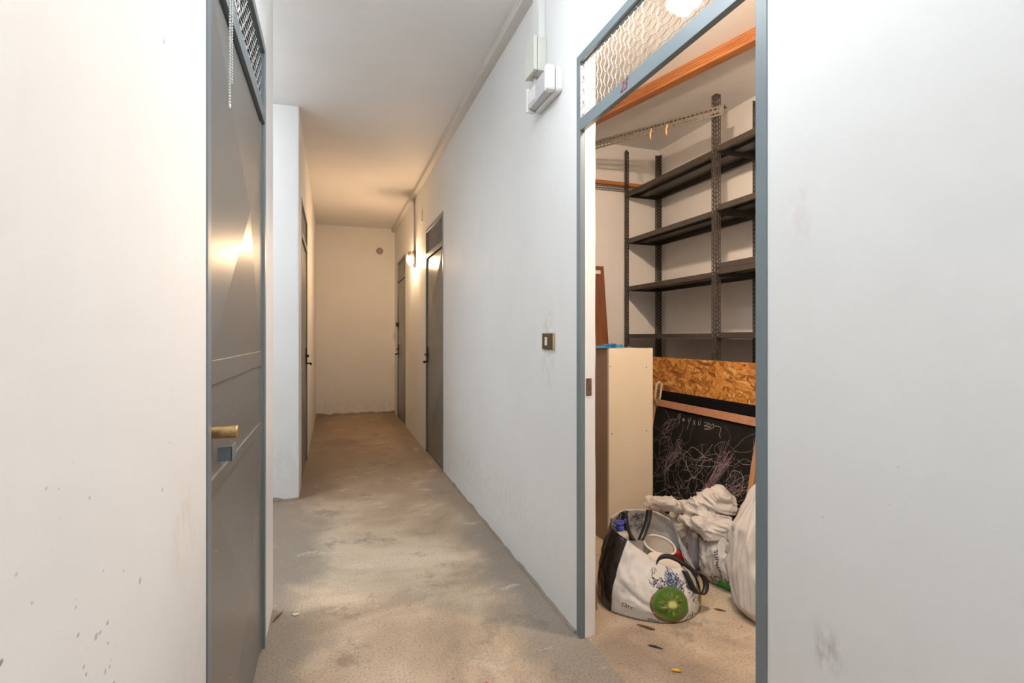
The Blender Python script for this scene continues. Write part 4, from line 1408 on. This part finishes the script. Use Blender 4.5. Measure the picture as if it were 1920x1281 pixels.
# ------------------------------------------------------------------ white bags beside it
# middle bag: store carrier with black lettering and green triangle
MBASE = Vector((1.790, 1.995, 0))
mid = empty('carrier_bag', MBASE)
tag(mid, 'white carrier bag with black letters and green triangle, mouth open', 'carrier bag')
def mid_pt(a, t, off=0.0):
    """front half of the bag: a -1 (left) .. 1 (right), t 0 .. 1 height"""
    # axis along the chalkboard, right end nearer to the viewer
    ax = Vector((0.034, -0.130, 0)); out = Vector((-0.966, -0.26, 0)).normalized()
    base = MBASE + ax * a
    bul = (1 - abs(a) ** 3) * (0.030 + 0.045 * math.sin(PI * min(1, t * 1.0)))
    h = 0.215 + 0.03 * math.cos(a * 4)
    p = base + out * bul + Vector((0, 0, h * t))
    q = Vector((a * 1.6, t * 1.6, 2.0))
    w = (0.012 * (ridge(q, 1.5) - .3) + 0.007 * ridge(q + Vector((2, 7, 1)), 3.2) + 0.003 * noise.noise(q * 9)) * min(1, 0.25 + 3 * t)
    p += out * (w + off)
    p.z = max(0.002 + off, p.z + 0.010 * noise.noise(q * 2.2) * t)
    return p - MBASE
nu, nv = 60, 34
v = [mid_pt(-1 + 2 * i / (nu - 1), j / (nv - 1)) for j in range(nv) for i in range(nu)]
obj('front_panel', (v, grid_faces(nu, nv)), M['film_grey'], mid, smooth=True, solid=0.0012)
v = []
for j in range(nv):
    for i in range(nu):
        a = -1 + 2 * i / (nu - 1); t = j / (nv - 1)
        p = mid_pt(a, t * 1.15)
        q = Vector((a * 2, t * 2, 9))
        v.append(Vector((0.20 * p.x + 0.055 + 0.2 * (-p.y) * 0.26 + 0.01 * noise.noise(q * 3), p.y * 0.96 + 0.01, p.z)))
obj('back_panel', (v, grid_faces(nu, nv)), M['film_grey'], mid, smooth=True, solid=0.0012)
def mid_text(body, size, a, t, rot, m, sa=6.2, stt=4.4):
    vs, fs = text_mesh(body, size, 'LEFT')
    c, s_ = math.cos(rot), math.sin(rot)
    pts = [mid_pt(a + (p.x * c - p.y * s_) * sa, max(0.01, t + (p.x * s_ + p.y * c) * stt), 0.004) for p in vs]
    return obj('lettering', (pts, fs), m, mid)
mid_text('oynuns', 0.040, 0.26, 0.30, R(112), M['ink_black'])
mid_text('ROY M', 0.046, -0.26, 0.12, R(16), M['ink_black'])
tri = []
NT_ = 10
for j in range(NT_ + 1):
    for i in range(NT_ + 1):
        w_ = i / NT_
        tri.append(mid_pt(-0.22 + 0.86 * w_, 0.012 + (j / NT_) * 0.22 * (1 - abs(w_ - 0.62) / 0.63), 0.0036))
o = obj('green_triangle', (tri, grid_faces(NT_ + 1, NT_ + 1)), M['ink_green'], mid, smooth=True)
o['label'] = 'green triangle print'

# lump of clear dusty film in its mouth
def lump(name, c, r, m, wr=0.25, seed=0.0, nu=48, nv=26, parent=None, sc=2.0):
    v = []
    for j in range(nv):
        th = PI * j / (nv - 1)
        for i in range(nu):
            a = 2 * PI * i / nu
            d = Vector((math.sin(th) * math.cos(a), math.sin(th) * math.sin(a), math.cos(th)))
            q = d * 1.0 + Vector((seed, seed * 2, seed))
            k_ = 1 + wr * ((ridge(q, sc) - 0.4) * 0.55 + (ridge(q + Vector((5, 3, 2)), sc * 2.1) - .4) * 0.3 + noise.noise(q * sc * 4) * 0.12)
            v.append((c[0] + d.x * r[0] * k_, c[1] + d.y * r[1] * k_, max(0.003, c[2] + d.z * r[2] * k_)))
    return obj(name, (v, grid_faces(nu, nv, True)), m, parent, smooth=True)
tag(lump('film_bundle', (1.795, 1.985, 0.165), (0.050, 0.10, 0.060), M['film_clear'], 0.45, 4.0), 'crumpled dusty clear film in the mouth of the carrier bag', 'film bundle')

# lilac plastic bag behind
lb = empty('lilac_bag', (1.80, 2.24, 0))
tag(lb, 'small lilac-white bag with dark scribble between the kiwi bag and carrier bag', 'bag')
lz = sack('bag_body', [(0.002, 0, 0, 0.06, 0.07), (0.06, 0, 0, 0.085, 0.10), (0.16, 0.01, 0, 0.08, 0.10), (0.23, 0.02, 0, 0.05, 0.07)], M['film_lilac'], lb, wr=0.012, seed=2.0)
vs, fs = text_mesh('+ni', 0.055)
Mt = Matrix.Translation((-0.098, -0.035, 0.125)) @ Matrix.Rotation(R(-66), 4, 'Z') @ Matrix.Rotation(R(90), 4, 'X')
obj('lettering', ([Mt @ p for p in vs], fs), simple('faded_navy_ink', (0.10, 0.11, 0.16), 0.5), lb)

# big white bag flopped over them: thick folds fused into one skin, then creased
def fold(bm, pts, rad, n=18, sub=6):
    pts = [Vector(p) for p in pts]
    P, Rr = [], []
    Q = [pts[0]] + pts + [pts[-1]]; RQ = [rad[0]] + list(rad) + [rad[-1]]
    for i in range(1, len(Q) - 2):
        for k in range(sub):
            t = k / sub
            P.append(cr(Q[i - 1], Q[i], Q[i + 1], Q[i + 2], t)); Rr.append(RQ[i] + (RQ[i + 1] - RQ[i]) * t)
    P.append(pts[-1]); Rr.append(rad[-1])
    # rounded ends
    d0 = (P[0] - P[1]).normalized(); d1 = (P[-1] - P[-2]).normalized()
    P = [P[0] + d0 * Rr[0] * 0.6] + P + [P[-1] + d1 * Rr[-1] * 0.6]
    Rr = [Rr[0] * 0.45] + Rr + [Rr[-1] * 0.45]
    tube(bm, P, Rr, n)
def fused(name, bm, voxel, m, crease):
    t = obj('fold_source', bm, None)
    md = t.modifiers.new('remesh', 'REMESH'); md.mode = 'VOXEL'; md.voxel_size = voxel
    sm = t.modifiers.new('smooth', 'SMOOTH'); sm.iterations = 2; sm.factor = 0.5
    dg = bpy.context.evaluated_depsgraph_get()
    me = bpy.data.meshes.new_from_object(t.evaluated_get(dg))
    old = t.data
    bpy.data.objects.remove(t); bpy.data.meshes.remove(old)
    vs = [(Vector(v.co), Vector(v.normal)) for v in me.vertices]
    for v, (p, n) in zip(me.vertices, vs):
        q = p + n * crease(p, n) - Vector((0.014, 0, 0))
        q.z = max(q.z, 0.003)
        v.co = q
    for p in me.polygons: p.use_smooth = True
    me.name = name
    me.materials.clear(); me.materials.append(m)
    return link(bpy.data.objects.new(name, me))
pile = bmesh.new()
fold(pile, [(1.735, 2.190, 0.285), (1.805, 2.160, 0.345), (1.865, 2.110, 0.368), (1.905, 2.060, 0.335)], [0.030, 0.060, 0.078, 0.052])      # hood on top
fold(pile, [(1.690, 2.450, 0.262), (1.735, 2.320, 0.290), (1.770, 2.175, 0.306), (1.800, 2.070, 0.304), (1.850, 2.005, 0.318)], [0.034, 0.034, 0.034, 0.024, 0.012])  # long tongue
fold(pile, [(1.700, 2.200, 0.262), (1.725, 2.100, 0.262), (1.775, 2.015, 0.262), (1.845, 1.965, 0.278), (1.885, 1.965, 0.300)], [0.022, 0.040, 0.050, 0.046, 0.030])  # lower lobe
fold(pile, [(1.720, 2.430, 0.215), (1.750, 2.340, 0.175), (1.765, 2.235, 0.190)], [0.035, 0.045, 0.045])    # left drop
fold(pile, [(1.84, 2.42, 0.05), (1.84, 2.38, 0.18), (1.82, 2.30, 0.24)], [0.05, 0.06, 0.05])
fold(pile, [(1.86, 2.22, 0.05), (1.86, 2.18, 0.18), (1.86, 2.10, 0.30)], [0.04, 0.055, 0.06])
def pile_crease(p, n):
    w = Vector((noise.noise(p * 6), noise.noise(p * 6 + Vector((7, 1, 3))), noise.noise(p * 6 + Vector((2, 8, 5))))) * 0.07
    q = Vector(((p.x + p.z * 0.3), p.y * 0.55, p.z * 1.3)) + w
    def crest(a_, f_): return max(0.0, 1 - 2.2 * abs(noise.noise(a_ * f_))) ** 3
    d = 0.016 * crest(q, 7) + 0.011 * crest(q + Vector((3, 3, 3)), 13) + 0.006 * crest(q + Vector((1, 6, 2)), 25) - 0.012 + 0.008 * noise.noise(p * 11)
    # mouth of the hood: a hollow facing the viewer's right
    e = (p - Vector((1.835, 2.015, 0.375)))
    d -= 0.030 * math.exp(-((e.x / 0.045) ** 2 + (e.y / 0.050) ** 2 + (e.z / 0.026) ** 2))
    return d
o = fused('white_plastic_bag', pile, 0.0045, M['film_white'], pile_crease)
tag(o, 'crumpled white plastic bag flopped in folds below the chalkboard', 'plastic bag')

# tall white sack at the right, half hidden by the door frame
ts = sack('white_sack', [(0.003, 1.83, 1.70, 0.150, 0.085), (0.05, 1.83, 1.71, 0.185, 0.115), (0.20, 1.835, 1.73, 0.180, 0.135), (0.36, 1.85, 1.74, 0.160, 0.125), (0.50, 1.885, 1.74, 0.120, 0.090), (0.60, 1.915, 1.73, 0.080, 0.060)],
          M['film_white'], None, nu=120, nv=80, wr=0.021, seed=6.0, vertical=0.7)
tag(ts, 'tall white plastic sack at the right edge of the doorway', 'plastic sack')

# blue film on the cabinet
n0, n1 = 26, 22
rest = np.zeros((n0, n1, 3)); P = np.zeros((n0, n1, 3))
for i in range(n0):
    for j in range(n1):
        rest[i, j] = (0.24 * i / (n0 - 1), 0.2 * j / (n1 - 1), 0)
        q = Vector((i * 0.22, j * 0.22, 1))
        P[i, j] = (1.518 + 0.13 * i / (n0 - 1), 2.64 + 0.15 * j / (n1 - 1), 1.16 + 0.03 * noise.noise(q * 1.6) + 0.02 * noise.noise(q * 3.5))
def coll2(Q):
    Q[..., 2] = np.maximum(Q[..., 2], 1.137); return Q
D = drape(P, rest, coll2, steps=10, iters=8, g=-0.0008)
o = obj('blue_film', ([tuple(D[i, j]) for j in range(n1) for i in range(n0)], grid_faces(n0, n1)), M['blue_film'], None, smooth=True, solid=0.001)
tag(o, 'crumpled bright blue plastic film on top of the cream cabinet', 'plastic film')

# ------------------------------------------------------------------ litter on the floor
def scrap(name, pts, r, m, label, cat):
    b = bmesh.new()
    tube(b, pts, r, 6)
    return tag(obj(name, b, m, smooth=True), label, cat)
scrap('twig', [(1.195, 1.835, 0.006), (1.215, 1.812, 0.007), (1.232, 1.790, 0.006), (1.246, 1.782, 0.004)], [0.002, 0.004, 0.005, 0.002], M['twig'], 'short brown twig in front of the kiwi bag', 'twig')
scrap('splinter', [(1.158, 1.700, 0.004), (1.176, 1.683, 0.005), (1.196, 1.662, 0.003)], [0.002, 0.0045, 0.0015], M['charcoal'], 'dark splinter on the store room floor nearer than the twig', 'splinter')
scrap('yellow_chip', [(1.150, 1.545, 0.004), (1.163, 1.536, 0.005), (1.176, 1.527, 0.004)], [0.003, 0.006, 0.003], M['yellow'], 'tiny yellow chip on the floor in the doorway', 'chip')
scrap('dead_leaf', [(-0.235, 2.36, 0.004), (-0.222, 2.395, 0.006), (-0.205, 2.43, 0.004)], [0.002, 0.006, 0.002], M['twig'], 'rusty dead leaf at the foot of the near left wall', 'leaf')
scrap('dark_crumb', [(1.585, 1.835, 0.004), (1.60, 1.815, 0.005), (1.622, 1.80, 0.003)], [0.001, 0.004, 0.001], M['twig'], 'small brown crumb right of the kiwi bag', 'crumb')
scrap('red_crumb', [(0.50, 1.70, 0.003), (0.508, 1.696, 0.003)], [0.004, 0.003], M['red_box'], 'tiny red crumb on the corridor floor', 'crumb')
scrap('paper_scrap', [(-0.165, 2.40, 0.003), (-0.150, 2.385, 0.005), (-0.135, 2.392, 0.003)], [0.003, 0.006, 0.003], M['paper'], 'white paper scrap beside the dead leaf', 'paper scrap')
